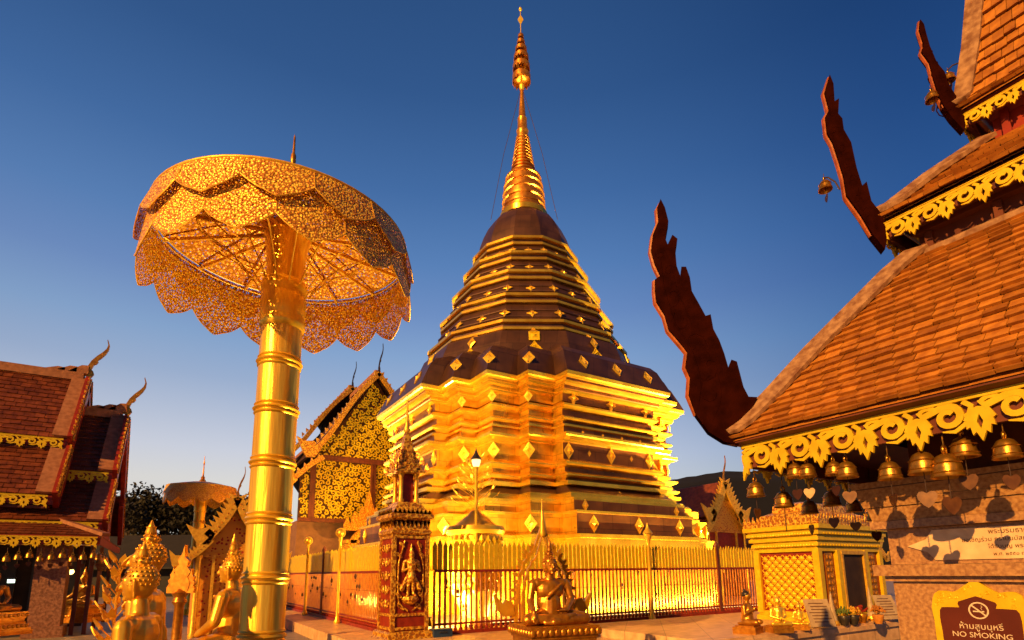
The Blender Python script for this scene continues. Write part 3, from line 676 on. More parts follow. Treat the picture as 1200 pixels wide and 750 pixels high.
f2 = [(72, 215), (58, 262), (70, 310), (60, 330), (65, 375), (80, 400), (90, 430), (98, 455), (110, 495), (118, 545), (158, 600), (188, 650), (222, 692), (232, 640), (212, 595), (185, 560), (172, 507), (160, 518), (145, 470), (130, 400), (110, 365), (106, 335), (95, 322), (97, 280), (85, 288), (82, 240)]
f3 = [(320, 62), (317, 90), (330, 130), (323, 150), (345, 180), (355, 220), (370, 270), (385, 300), (408, 332), (440, 366), (448, 330), (430, 290), (410, 260), (395, 235), (386, 205), (365, 180), (346, 135), (336, 100), (330, 75)]
for f_, ox, oy, sc_, th in ((f1, 740, 220, 2.2065, .10), (f2, 940, 0, 2.3423, .08), (f3, 940, 0, 2.3423, .06)):
    pts = [(ox+x/sc_, oy+y/sc_) for x, y in f_]
    P, mb = finial(pts, th); cx_ = sum(p[0] for p in P)/len(P)
    nn_ = V((1, 1, 0)).normalized(); st = .052 if f_ is f1 else .036; r_ = random.Random(5)
    def ins(x, z):
        c = False
        for (x1, y1), (x2, y2) in zip(P, P[1:]+P[:1]):
            if (y1 > z) != (y2 > z) and x < (x2-x1)*(z-y1)/(y2-y1)+x1: c = not c
        return c
    kf = len(P)*2//5 if f_ is f1 else len(P)//2-1
    def resample(L_, n):
        d_ = [0]
        for p, q in zip(L_, L_[1:]): d_.append(d_[-1]+math.hypot(q[0]-p[0], q[1]-p[1]))
        out = []; k = 0
        for i in range(n):
            t = d_[-1]*i/(n-1)
            while k < len(d_)-2 and d_[k+1] < t: k += 1
            u = (t-d_[k])/max(1e-6, d_[k+1]-d_[k]); out.append((L_[k][0]+(L_[k+1][0]-L_[k][0])*u, L_[k][1]+(L_[k+1][1]-L_[k][1])*u))
        return out
    fr = resample(P[:kf], 40); bk = resample(P[:kf-1:-1], 40)
    for fi, w0 in ((.20, .30), (.55, .22)):
        line = [(a_[0]+(b_[0]-a_[0])*fi, a_[1]+(b_[1]-a_[1])*fi) for a_, b_ in zip(fr, bk)][3:-2]
        line = [tuple(sum(line[min(max(i+o_, 0), len(line)-1)][c] for o_ in (-3, -2, -1, 0, 1, 2, 3))/7 for c in (0, 1)) for i in range(len(line))]
        for q in (-1, 1):
            mb.tube([V((UE, VE, 0))+HD*(p[0]+.006*sin(i*.9))+Z*p[1]+nn_*q*th*.48 for i, p in enumerate(line)], [th*.16*w0*(.4+min(1, i/12)) for i in range(len(line))], 6)
    for i in range(5, 36, 4):          # curled flame leaves carved between the ribs
        p = (fr[i][0]*.62+bk[i][0]*.38, fr[i][1]*.62+bk[i][1]*.38); wd = math.hypot(fr[i][0]-bk[i][0], fr[i][1]-bk[i][1])*.20
        for q in (-1, 1):
            mb.tube([V((UE, VE, 0))+HD*(p[0]+wd*(1-k/9)*cos(k*.7+i))+Z*(p[1]+wd*(1-k/9)*sin(k*.7+i)*1.3)+nn_*q*th*.47 for k in range(9)], th*.07, 5)
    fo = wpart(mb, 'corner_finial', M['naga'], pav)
    # carved rim along the outer edge, standing a little proud of the blade
    k = len(P)*2//5 if f_ is f1 else len(P)//2-1
    rim = MB(); pr_ = [V((UE, VE, 0))+HD*(p[0]+.004)+Z*p[1] for p in P[:k]]
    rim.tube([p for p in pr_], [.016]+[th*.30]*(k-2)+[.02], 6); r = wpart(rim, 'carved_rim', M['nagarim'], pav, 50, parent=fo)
# plaque on the recessed course
def wallpt(px, py, u): p = on(px, py, 'x', u); return (-(p.y-PV), p.z)
RW = Matrix((-Y, Z, -X)).transposed()
pl = [(-(1.86-PV), 1.80), (-(1.74-PV), 1.845), (-(1.70-PV), 1.905), (-(.72-PV), 1.905), (-(.68-PV), 1.845), (-(.60-PV), 1.80), (-(.68-PV), 1.755), (-(.72-PV), 1.70), (-(1.70-PV), 1.70), (-(1.74-PV), 1.755)]
plq = thing('plaque', 'long pale metal plaque with small Thai lettering on the stone course', 'plaque', (PU, PV, 0))
mb = MB(); mb.prism(pl, (PU+.002-.006, PV, 0), -Y, Z, .012, -X); wpart(mb, 'plate', M['plate'], plq)
for i, (tx, sz, z) in enumerate((('พระบรมธาตุ สู่เจดีย์', .042, 1.862), ('ขอเชิญร่วม กราบนมัสการ พระบรมธาตุดอย', .036, 1.814), ('ได้รับบุญ พระพุทธศาสนา', .035, 1.768), ('พ.ศ. ๒๕๕๐ ณ วันมาฆบูชา', .030, 1.722))):
    text_mesh(tx, sz, 'lettering', M['letter'], plq, V((-.0125, -(PV-1.23), z)), RW, .0005)
# ------------------------------------------------------------------ no smoking sign
sg = thing('sign', 'brown no smoking sign in a yellow carved frame on the stone base', 'sign', (PU, 1.49, 0))
US = PU-.03
def S(pts): return [(-(on(1000+x/6, 640+y/6, 'x', US).y-1.49), on(1000+x/6, 640+y/6, 'x', US).z) for x, y in pts]
half = [(0, 1.572)]
outer_l = S([(842, 233), (800, 262), (765, 285), (735, 308), (700, 322), (640, 312), (600, 312), (567, 335), (557, 375), (552, 430), (562, 480), (572, 520), (580, 590)])
inner_l = S([(862, 352), (825, 362), (785, 375), (742, 388), (736, 405), (750, 430), (690, 428), (625, 428), (612, 450), (614, 500), (625, 560), (634, 610)])
cx0 = outer_l[0][0]
def sym(l, bot):
    c = l[0][0]; L_ = [(min(x, c), z) for x, z in l]; L_ += [(L_[-1][0], bot)]
    R_ = [(2*c-x, z) for x, z in reversed(L_[1:])]; return L_+R_
OUT = sym(outer_l, 1.0); IN = sym([(x-(inner_l[0][0]-cx0), z) for x, z in inner_l], 1.04)
mb = MB(); mb.prism(OUT, (US+.012, 1.49, 0), -Y, Z, .03, -X); rndm = random.Random(3)
for k in range(150):      # scroll relief on the frame
    x = rndm.uniform(min(p[0] for p in OUT)+.012, max(p[0] for p in OUT)-.012); z = rndm.uniform(1.02, 1.56)
    def inside(P):
        c = False
        for (x1, y1), (x2, y2) in zip(P, P[1:]+P[:1]):
            if (y1 > z) != (y2 > z) and x < (x2-x1)*(z-y1)/(y2-y1)+x1: c = not c
        return c
    ins = [(p[0]*1.06-cx0*.06, p[1]+.01) for p in IN]; os_ = [(cx0+(p[0]-cx0)*.93, p[1]-.014) for p in OUT]
    zz, xx = z, x
    if inside(os_) and not inside(ins):
        a0 = rndm.uniform(0, 6); r = .013
        mb.tube([V((US-.004, 1.49-(x+r*(1-.6*j/7)*cos(a0+j*.75)), z+r*(1-.6*j/7)*sin(a0+j*.75))) for j in range(8)], .0026, 5)
wpart(mb, 'frame', M['yellow'], sg)
mb = MB(); mb.prism(IN, (US-.0035, 1.49, 0), -Y, Z, .006, -X); wpart(mb, 'panel', M['signbrown'], sg)
c_ = on(1146.7, 715.5, 'x', US-.008)
mb = MB(); Rr = .049
pts = [(Rr*cos(2*pi*k/32), Rr*sin(2*pi*k/32)) for k in range(33)]
mb.ribbon(pts, .0085, c_, -Y, Z, -X, .003)
mb.ribbon([(-.036, .033), (.036, -.033)], .008, c_+X*.0005, -Y, Z, -X, .003)
wpart(mb, 'prohibition_ring', M['cream'], sg)
mb = MB(); mb.box(c_+V((.0006, .012, -.006)), (.002, .036, .0085)); mb.box(c_+V((.0006, -.022, -.006)), (.002, .014, .0085))
mb.ribbon([(.018, .004), (.013, .014), (.021, .022), (.016, .032)], .003, c_+X*.0006, -Y, Z, -X, .002); wpart(mb, 'cigarette', M['cream'], sg)
text_mesh('ห้ามสูบบุหรี่', .052, 'thai_lettering', M['cream'], sg, V((US-PU-.0075, -(1.49-on(1150, 735, 'x', US).y)*1, on(1150, 737.5, 'x', US).z)), RW, .001)
text_mesh('NO SMOKING', .047, 'english_lettering', M['cream'], sg, V((US-PU-.0075, -(1.49-on(1151.5, 747, 'x', US).y), on(1151.5, 747.5, 'x', US).z)), RW, .0016, sx=1.05)
# ------------------------------------------------------------------ bells under the pavilion eave
spots = [((1041, 541), .98, 'brass bell under the eave with a nearly black heart leaf', 'heart_dark', .3),
         ((1079, 530), 1.13, 'wide brass bell hanging left of a twin above the stone ledge', 'heart', 1.35),
         ((1107, 532), 1.2, 'large brass bell hanging right of its twin above the stone ledge', 'heart', 1.9),
         ((1127, 512), 1.05, 'brass bell hanging high behind the fretwork over the plaque', 'heart', 1.6),
         ((1177, 514), .95, 'small brass bell nearest to the right edge under the fretwork', 'heart', 1.75),
         ((931, 543), .9, 'small brass bell left of the pair over the shrine kiosk', 'heart_dark', .9),
         ((945, 543), .85, 'brass bell whose pale heart leaf catches the light', 'heart', 1.2),
         ((976, 541), .8, 'brass bell half hidden beside its neighbour at the eave middle', 'heart_dark', .7),
         ((991, 541), .95, 'brass bell with a broad dull leaf at the eave middle', 'heart', 1.5)]
GB = 'bells along the pavilion eave'
for (px, py), s, lb, hm, rot in spots:
    back = .05 if s < 1 else .1
    p = on(px, py, 'x', UE+.12 if 'high' in lb else UE+.06)
    t = thing('temple_bell', lb, 'bell', p, 0, GB); s *= .88; bell_parts(t, s, 'bell', 'heart_pale' if 'pale' in lb else hm, True, rot+.6)
    mb = MB(); mb.tube([(0, 0, .09*s), (0, 0, max(.1, 2.60-p.z))], .003, 5); build(mb, 'hanging_wire', M['wire'], t)
for i in range(9):
    p = V((UE+.05+i*.36, VE-.06, 2.32-.05*(i % 3)))
    lb = ['first', 'second', 'third', 'fourth', 'fifth', 'sixth', 'seventh', 'eighth', 'ninth'][i]+' bell from the naga corner along the shaded side eave'
    t = thing('temple_bell', lb, 'bell', p, 0, GB); bell_parts(t, .85+.1*(i % 2), 'bell', 'heart_dark' if i % 3 else 'heart', True, .5*i)
    mb = MB(); mb.tube([(0, 0, .07), (0, 0, 2.60-p.z)], .003, 5); build(mb, 'hanging_wire', M['wire'], t)
def finial_bell(label, hang, anchor, s):
    hang = V(hang); anchor = V(anchor)
    t = thing('temple_bell', label, 'bell', hang, 0, 'bells hung on wires at the roof corners'); bell_parts(t, s, 'bell', 'heart_dark', True, .8, .2)
    mb = MB(); a = anchor-hang; mb.tube([a, a*.75+Z*.05, a*.3+Z*.055, Z*.03], .0065, 5); build(mb, 'bracket_wire', M['wire'], t)
def hp(px, py):
    d = ray(px, py); s = (UE+VE)/(d.x+d.y); return V((0, 0, EYE))+d*s
finial_bell('small bell hung left of the middle roof finial', hp(966, 212), hp(984, 222), .66)
finial_bell('small bell hung left of the topmost roof finial', hp(1091, 108), hp(1100, 118), .6)
finial_bell('small bell hung right of the topmost roof finial', hp(1111, 86), hp(1134, 76), .55)
finial_bell('small bell hung over the middle roof hip', hp(1111, 192), hp(1130, 186), .55)
mb = MB(); mb.tube([on(1003, 575, 'x', PU-.2), on(1100, 563, 'x', PU-.2), on(1215, 547, 'x', PU-.2)], .004, 5); tag(build(mb, 'wire', M['wire']), 'thin dark wire strung along the stone ledge behind the bells', 'wire')

# ------------------------------------------------------------------ great umbrella on a bamboo-like pole
def umbrella(label, loc, full=True, group='gilded umbrellas on poles'):
    t = thing('ceremonial_umbrella', label, 'umbrella', loc, 0, group)
    rings = [V((0, 0, z)) for z in (1.02, 1.62, 2.25, 2.87, 3.48, 4.04)]
    pr = [(.40, 0), (.40, .25), (.30, .32), (.26, .5), (.225, .6)]
    mb = MB(); mb.lathe(pr+[(.222, 3.0), (.225, 4.62)], n=32)
    pole = build(mb, 'pole', M['pole'], t, 35)
    for z in (1.02, 1.62, 2.25, 2.87, 3.48, 4.04):
        mb = MB()
        for dz, r in ((-.05, .226), (0, .240), (.05, .226)):
            mb.lathe([(r-.03, z+dz-.028), (r, z+dz-.018), (r+.012, z+dz), (r, z+dz+.018), (r-.03, z+dz+.028)], n=32, cap=False)
        build(mb, 'node_ring', M['gold'], pole, 50)
    mb = MB(); mb.lathe([(.222, 4.44), (.245, 4.47), (.252, 4.53), (.238, 4.58), (.246, 4.62), (.248, 4.84), (.238, 4.88), (.255, 4.93), (.260, 4.99), (.24, 5.04), (.20, 5.06)], n=32); build(mb, 'collar', M['gold'], t, 40)
    mb = MB(); mb.lathe([(.205, 5.0), (.215, 5.3), (.235, 5.5), (.27, 5.64), (.2, 5.66)], n=24); build(mb, 'capital', M['pole'], t, 40)
    N = 14; R0, R1 = 1.39, 1.45; zt, zb = 5.58, 4.85
    # top sheet, shallow cone
    mb = MB(); mb.lathe([(.12, 5.86), (.5, 5.80), (.95, 5.70), (R0, zt)], n=48, cap=False); build(mb, 'canopy_top', M['pierced_top'], t, 60)
    mb = MB()
    for k in range(N):
        a = 2*pi*k/N; d = V((cos(a), sin(a), 0))
        beam(mb, d*.22+Z*5.66, d*R0+Z*5.53, .025, .04)
    build(mb, 'rib', M['gold_soft'], t)
    mb = MB()
    for k in range(N):
        a = 2*pi*(k+.5)/N; d = V((cos(a), sin(a), 0))
        mb.tube([d*.29+Z*4.95, d*.40+Z*5.12, d*.62+Z*5.36, d*.95+Z*5.55], .009, 5)
    build(mb, 'stay_wire', M['gold_soft'], t)
    mb = MB()
    for r, z, w in ((R0, zt, .018), (R0+.005, zt-.06, .010), (.95, 5.62, .012)):
        mb.tube([V((r*cos(2*pi*i/64), r*sin(2*pi*i/64), z)) for i in range(65)], w, 6)
    build(mb, 'rim_hoop', M['gold_soft'], t, 60)
    def petal_row(z0, z1, r0, r1, off, tip):
        out = []
        for k in range(N):
            a0 = 2*pi*(k+off)/N; w = 2*pi/N*.5; nu = 18; nv = 6; vs = []; fs = []
            for j in range(nv+1):
                for i in range(nu+1):
                    u = -1+2*i/nu; edge = 1-abs(u)**2.0; tp = .10*max(0, 1-abs(u)*3.0)
                    dep = (z0-z1)-tip*(1-edge)*.34+tip*tp*.6
                    f = j/nv; z = z0-dep*f; r = r0+(r1-r0)*f+.018*(1-u*u)*f
                    a = a0+w*u; vs.append(V((r*cos(a), r*sin(a), z)))
            for j in range(nv):
                for i in range(nu): q = j*(nu+1)+i; fs.append((q, q+1, q+nu+2, q+nu+1))
            mb = MB(); mb.add(vs, fs); out.append(build(mb, 'valance_petal', M['pierced'], t, 80))
            ed = MB(); pts = [vs[nv*(nu+1)+i] for i in range(nu+1)]; ed.tube(pts, .007, 5)
            ed.tube([vs[j*(nu+1)] for j in range(nv+1)], .006, 5); build(ed, 'petal_hem', M['gold_soft'], out[-1])
        return out
    petal_row(zt-.02, 5.17, R0+.014, R0+.085, 0, .5); petal_row(zt-.12, zb-.04, R0+.004, R1, .5, .55)
    mb = MB(); mb.lathe([(.16, 5.84), (.12, 5.92), (.07, 5.98), (.09, 6.04), (.035, 6.12), (.02, 6.6), (.032, 6.68), (.032, 6.76), (.016, 6.8), (.012, 7.02), (.002, 7.06)], n=14); build(mb, 'finial', M['statue_dark'], t, 50)
    return t
umbrella('large pierced gold umbrella on a ringed golden pole in the foreground', (.935, 6.5, 0))
umbrella('smaller looking gilded umbrella far behind the golden statues', (1.17, 28.3, 0))

floodlight('small floodlight on the paving aimed up under the large umbrella', (2.3, 6.9, 0), (.9, 6.5, 5.4), 42, 70)
# ------------------------------------------------------------------ figures
def curls(mb, c, r, zc, n=7):
    for j in range(n):
        e = radians(-18+16*j); m = max(4, int(23*cos(e)))
        for k in range(m):
            a = 2*pi*(k+.5*(j % 2))/m
            p = V((cos(e)*cos(a)*r.x, cos(e)*sin(a)*r.y, sin(e)*r.z))
            if p.y < -r.y*.55 and p.z < r.z*.45: continue
            mb.ball(V(c)+p*.965, .0095, 6)
def head_parts(t, c, m, s=1.0, flame_h=.30):
    """curly hair cap, skull bump and flame spire over a head centred at c"""
    c = V(c); mb = MB(); r = V((.099, .112, .120))*s
    mb.ball(c+V((0, .016, .030))*s, r*.97, 14); curls(mb, c+V((0, .012, .03))*s, r, 0)
    h = build(mb, 'hair', m, t, 60)
    mb = MB(); mb.ball(c+V((0, .01, .155))*s, V((.055, .055, .05))*s, 10)
    for j in range(3):
        for k in range(9-2*j):
            a = 2*pi*k/(9-2*j); e = radians(5+28*j); mb.ball(c+V((0, .01, .155))*s+V((cos(e)*cos(a)*.06, cos(e)*sin(a)*.06, sin(e)*.055))*s, .010*s, 5)
    build(mb, 'hair_bun', m, h, 60)
    mb = MB(); z0 = .195*s; mb.lathe([(.034*s, z0), (.040*s, z0+.02*s), (.030*s, z0+.045*s), (.036*s, z0+.06*s), (.026*s, z0+flame_h*.42*s), (.029*s, z0+flame_h*.48*s), (.014*s, z0+flame_h*.75*s), (.004*s, z0+flame_h*s)], c, 10); build(mb, 'flame_finial', m, h, 50)
def head_mesh(mb, c, s=1.0):
    c = V(c)
    mb.ball(c, V((.092, .108, .122))*s, 14); mb.ball(c+V((0, -.028, -.055))*s, V((.068, .075, .075))*s, 12)
    mb.cap_(c+V((0, -.112, .012))*s, c+V((0, -.126, -.030))*s, .011*s, .019*s, 8)          # nose
    for q in (-1, 1):
        mb.cap_(c+V((q*.018, -.112, .034))*s, c+V((q*.06, -.092, .030))*s, .010*s, .008*s, 6)    # brow
        mb.ball(c+V((q*.037, -.097, .006))*s, V((.020, .012, .010))*s, 8)                   # eyelid
        mb.cap_(c+V((q*.094, .0, .025))*s, c+V((q*.090, .005, -.095))*s, .016*s, .013*s, 7)   # long ear
    mb.cap_(c+V((-.022, -.103, -.062))*s, c+V((.022, -.103, -.062))*s, .0085*s, .0085*s, 6)
    mb.cap_(c+V((-.016, -.100, -.076))*s, c+V((.016, -.100, -.076))*s, .008*s, .008*s, 6)
    mb.ball(c+V((0, -.088, -.108))*s, V((.030, .022, .020))*s, 8)
def hand(mb, wrist, d, n, s=1.0, curl=.25, side=1):
    """palm, four fingers and a thumb; d along the fingers, n out of the back of the hand"""
    wrist = V(wrist); d = V(d).normalized(); n = V(n); n = (n-d*n.dot(d)).normalized(); w = d.cross(n)*side
    mb.cap_(wrist, wrist+d*.075*s, .024*s, .03*s, 8); mb.cap_(wrist+d*.03*s-w*.022*s, wrist+d*.08*s-w*.025*s, .016*s, .014*s, 6); mb.cap_(wrist+d*.03*s+w*.022*s, wrist+d*.08*s+w*.025*s, .016*s, .014*s, 6)
    for i, l in enumerate((.062, .075, .07, .055)):
        b = wrist+d*.085*s+w*(i-1.5)*.0215*s; k = b+d*l*.55*s-n*curl*.012*s
        mb.cap_(b, k, .0098*s, .0092*s, 6); mb.cap_(k, k+(d-n*curl).normalized()*l*.5*s, .0092*s, .0075*s, 6)
    b = wrist+d*.03*s-w*.032*s; k = b+(d*.5-w).normalized()*.04*s
    mb.cap_(b, k, .012*s, .0105*s, 6); mb.cap_(k, k+(d-w*.3).normalized()*.035*s, .0105*s, .008*s, 6)
def seated_body():
    mb = MB()
    mb.ball((0, .03, .12), (.23, .17, .13), 14); mb.cap_((0, .03, .16), (0, .02, .34), .175, .15, 14)
    mb.ball((-.02, .02, .30), (.165, .115, .16), 14); mb.ball((0, .01, .47), (.215, .125, .15), 16)
    mb.cap_((-.205, .02, .565), (.205, .02, .565), .068, .068, 12); mb.cap_((0, .02, .56), (0, 0, .70), .075, .058, 12)
    for q in (-1, 1):
        mb.cap_((q*.13, -.02, .11), (q*.43, -.20, .085), .115, .085, 12)
    mb.cap_((.43, -.21, .075), (-.10, -.33, .06), .075, .05, 10); mb.cap_((-.43, -.21, .085), (.10, -.30, .115), .075, .05, 10)
    mb.cap_((.10, -.30, .125), (.24, -.27, .14), .042, .030, 8); mb.cap_((-.10, -.33, .055), (-.22, -.30, .05), .042, .030, 8)
    mb.cap_((-.262, .02, .555), (-.315, -.01, .33), .064, .052, 10); mb.cap_((-.315, -.01, .33), (-.36, -.24, .19), .052, .034, 10)
    hand(mb, (-.36, -.245, .185), (-.02, -.5, -.85), (0, -1, .4), 1.0, .15, 1)
    mb.cap_((.262, .02, .555), (.325, -.01, .33), .064, .052, 10); mb.cap_((.325, -.01, .33), (.13, -.23, .20), .052, .034, 10)
    hand(mb, (.13, -.235, .20), (-1, -.12, -.04), (0, -.15, -1), 1.0, .2, 1)
    mb.cap_((.13, -.105, .56), (-.10, -.125, .36), .018, .016, 6)                      # robe hem over the chest
    head_mesh(mb, (0, -.01, .81)); return mb
def pedestal(mb, w, d, z0, steps):
    z = z0
    for a, h, lotus in steps:
        mb.box((0, 0, z+h/2), (w*a, d*a, h))
        if lotus:
            for sgn, ax in ((-1, 0), (1, 0), (-1, 1), (1, 1)):
                L = (w if ax == 0 else d)*a; n = max(3, int(L/.085))
                for i in range(n):
                    q = -L/2+L*(i+.5)/n; p = V((q, sgn*(d*a/2+.004), z+h*.5)) if ax == 0 else V((sgn*(w*a/2+.004), q, z+h*.5))
                    mb.ball(p, (L/n*.45 if ax == 0 else .018, .018 if ax == 0 else L/n*.45, h*.48), 8)
        z += h
    return z
STEPS = [(1.22, .10, False), (1.16, .05, False), (1.08, .09, True), (.98, .05, False), (.94, .07, False), (.98, .04, False), (1.05, .09, True), (1.02, .03, False)]
sb = fused(seated_body(), 'body', M['statue_dark'], None, .0095, 2); SEAT = sb.data; bpy.data.objects.remove(sb)
def seated(label, loc, rz, sc, m, group='golden Buddha statues', arch=False, steps=STEPS, name='buddha_statue'):
    t = thing(name, label, 'statue', loc, rz, group, sc)
    mb = MB(); z = pedestal(mb, 1.0, .74, 0, steps); build(mb, 'pedestal', m, t, 35)
    me = SEAT.copy(); me.materials.clear(); me.materials.append(m)
    o = bpy.data.objects.new('body', me); COL.objects.link(o); o.parent = t; o.location = (0, .09, z-.012)
    head_parts(t, (0, .08, z+.80), m, 1.0, .17)
    if arch:
        mb = MB(); yb = .30; b0 = V((0, yb, 0))
        out = []
        for q in (-1, 1):
            for j in range(13):
                f = j/12; a = f*1.35
                out.append((q*(.44*cos(a)**.8+.015*sin(f*40)), z+.02+1.08*sin(a)/sin(1.35)*(.93)))
            pts = out[-13:]+[(0, z+1.42)]
            mb.ribbon(pts, [.05]*12+[.04, .02], b0, X, Z, Y, .05)
            mb.ribbon([(x*.80, z+(y-z)*.9) for x, y in pts], [.03]*12+[.025, .015], b0-Y*.012, X, Z, Y, .04)
            for j in range(1, 13):
                x, y = pts[j]; n = V((x, 0, (y-z-.5)*.8)).normalized()
                flame(mb, V((x, yb, y))+n*.03, n.cross(Y)*q, .11, .05, .03, Y) if False else mb.prism([(-.025, -.01), (.025, -.01), (.03, .03), (.008, .085), (-.02, .04)], V((x, yb, y))+n*.03, n.cross(Y), n, .03, Y)
            # naga head turning out at the foot of the arch
            mb.prism([(q*x, y) for x, y in [(.46, z+.12), (.62, z+.10), (.72, z+.2), (.76, z+.40), (.70, z+.34), (.64, z+.27), (.60, z+.33), (.50, z+.30)]], b0, X, Z, .07, Y)
        mb.lathe([(.05, 0), (.065, .05), (.045, .12), (.05, .16), (.028, .26), (.004, .55)], (0, yb, z+1.22), 10)
        build(mb, 'flame_arch', M['statue'], t, 40)
    return t
d = at(648, 700, 7.6)
seated('seated golden Buddha under a flame arch in front of the picket fence', (d.x, d.y, .46), -.18, .97, M['statue_dark'], arch=True)
mb = MB(); mb.box((d.x, d.y, .22), (1.5, 1.3, .44)); mb.box((d.x, d.y, .415), (1.58, 1.38, .09)); tag(build(mb, 'stone_plinth', M['marble'], None), 'low marble plinth under the seated Buddha with the flame arch', 'plinth')
DIRL = atan2(-RT.x, RT.y)           # local -Y looks to the left of the picture
def facing(v): return atan2(v.x, -v.y)
def standing_body():
    mb = MB()
    for q in (-1, 1): mb.cap_((q*.09, 0, .10), (q*.085, 0, .75), .085, .11, 10); mb.cap_((q*.09, .02, .05), (q*.10, -.13, .035), .045, .04, 8)
    mb.cap_((0, .0, .14), (0, .0, .80), .175, .165, 16); mb.ball((0, 0, .84), (.185, .13, .16), 14); mb.ball((0, 0, 1.0), (.16, .11, .16), 14); mb.ball((0, 0, 1.17), (.205, .125, .15), 14)
    mb.cap_((-.185, 0, 1.25), (.185, 0, 1.25), .068, .068, 12); mb.cap_((0, 0, 1.24), (0, -.01, 1.40), .07, .056, 12)
    for q in (-1, 1):
        mb.cap_((q*.245, 0, 1.24), (q*.275, .02, .98), .062, .05, 10); mb.cap_((q*.275, .02, .98), (q*.26, -.05, .74), .05, .033, 10)
        hand(mb, (q*.26, -.05, .735), (0, -.1, -1), (q, 0, 0), 1.0, .12, -q)
        mb.cap_((q*.25, .04, 1.0), (q*.22, .06, .25), .05, .09, 8)               # hanging robe edge
    mb.cap_((-.20, -.06, 1.27), (.02, -.135, 1.02), .02, .02, 6); mb.cap_((.02, -.135, 1.02), (.16, -.10, .80), .02, .018, 6)
    head_mesh(mb, (0, -.02, 1.53)); return mb
sb = fused(standing_body(), 'body', M['statue'], None, .0095, 2); STAND = sb.data; bpy.data.objects.remove(sb)
def standing(label, loc, rz, sc, m, group='golden Buddha statues'):
    t = thing('buddha_statue', label, 'statue', loc, rz, group, sc)
    mb = MB(); mb.lathe([(.36, 0), (.38, .03), (.34, .08), (.30, .10), (.33, .14), (.35, .2), (.30, .24), (.27, .25)], n=20); build(mb, 'pedestal', m, t, 40)
    me = STAND.copy(); me.materials.clear(); me.materials.append(m)
    o = bpy.data.objects.new('body', me); COL.objects.link(o); o.parent = t; o.location = (0, 0, .23)
    head_parts(t, (0, -.02, 1.76), m, 1.0, .11); return t
def place_head(px, py, dep, headz, sc):       # statue base so that its head centre falls on the pixel
    p = at(px, py, dep); return (p.x, p.y, p.z-headz*sc)
standing('front standing golden Buddha in profile at the lower left', place_head(168, 684, 4.55, 1.76, 1.1), DIRL+.2, 1.1, M['statue'])
standing('taller standing golden Buddha just behind the profile one', place_head(177, 657, 5.05, 1.76, 1.2), DIRL+.3, 1.2, M['statue'])
p = at(262, 668, 7.3)
seated('seated golden Buddha seen from behind beside the umbrella pole', (p.x, p.y, p.z-(.56+.80)*1.3), DIRL+.12, 1.3, M['statue'], steps=[(1.2, .14, False), (1.1, .1, True), (1.0, .08, False), (.94, .06, False), (1.02, .1, True), (1.0, .08, False)])
mb = MB(); mb.box((p.x, p.y, (p.z-1.77)/2+.01), (1.7, 1.5, max(.05, p.z-1.77))); tag(build(mb, 'stone_plinth', M['redbrown'], None), 'dark plinth under the Buddha seen from behind', 'plinth')
# gold leaf offering tree
def leaf_tree(label, loc, h, n, m, spread=.16, name='offering_tree', cat='offering tree', group=None):
    t = thing(name, label, cat, loc, 0, group); r_ = random.Random(int(h*100)+n)
    mb = MB(); mb.lathe([(.14, 0), (.15, .04), (.10, .10), (.13, .2), (.11, .26)], n=12); build(mb, 'pot', m, t, 40)
    st = MB(); lf = MB(); st.tube([(0, 0, .2), (0, 0, h)], .012, 6)
    for i in range(n):
        z = .3+(h-.3)*(i+.5)/n; a = i*2.4; sp = spread*(1.1-.75*(z/h)); d_ = V((cos(a), sin(a), .55)).normalized()
        st.tube([(0, 0, z-.05), d_*sp*.6+Z*(z-.02), d_*sp+Z*z], .006, 5)
        u = d_; s_ = V((-sin(a), cos(a), 0)); c = d_*sp+Z*z; nn_ = u.cross(s_)
        lf.prism([(0, -.02), (.035, .02), (.03, .06), (0, .12), (-.03, .06), (-.035, .02)], c, s_, (u+Z*.7).normalized(), .012)
        lf.ball(c, .02, 6)
    build(st, 'stem', m, t); build(lf, 'leaves', m, t); return t
p = at(137, 700, 5.2); leaf_tree('golden flame leaf tree left of the standing Buddhas', (p.x, p.y, p.z-1.0), 1.32, 34, M['statue'], .17)

# ------------------------------------------------------------------ shrine pillar at the fence corner
sp = thing('shrine_pillar', 'carved gilt pillar with a red guardian panel and spired niche at the fence corner', 'shrine pillar', (4.57, 11.9, .28))
def sq(h, z): return [V((-h, -h, z)), V((h, -h, z)), V((h, h, z)), V((-h, h, z))]
mb = MB(); mb.loft([sq(.56, -.28), sq(.56, .0), sq(.50, .04), sq(.50, .12), sq(.46, .16)]); build(mb, 'base', M['gilt_relief'], sp)
mb = MB(); mb.loft([sq(.40, .16), sq(.40, 2.2)]); build(mb, 'shaft', M['red'], sp)
mb = MB()
for x in (-1, 1):
    for y in (-1, 1): mb.box((x*.385, y*.385, 1.2), (.09, .09, 2.1))
for s_ in (-1, 1):
    for ax in (0, 1):
        for z in (.22, .50, 2.16):
            c = (s_*.40, 0, z) if ax == 0 else (0, s_*.40, z); mb.box(c, (.05, .70, .06) if ax == 0 else (.70, .05, .06))
build(mb, 'frame', M['gilt_relief'], sp)
g_ = MB()      # guardian in relief, standing on a bowl of lotus scrolls
for q in (-1, 1):
    g_.cap_((q*.06, -.43, .95), (q*.055, -.43, 1.30), .035, .06, 8); g_.cap_((q*.15, -.43, 1.62), (q*.20, -.45, 1.42), .04, .03, 8); g_.cap_((q*.20, -.45, 1.42), (q*.05, -.49, 1.50), .03, .02, 8)
    g_.cap_((q*.06, -.45, .93), (q*.10, -.48, .90), .035, .03, 6); g_.cap_((q*.1, -.43, 1.28), (q*.2, -.44, 1.05), .03, .06, 6)
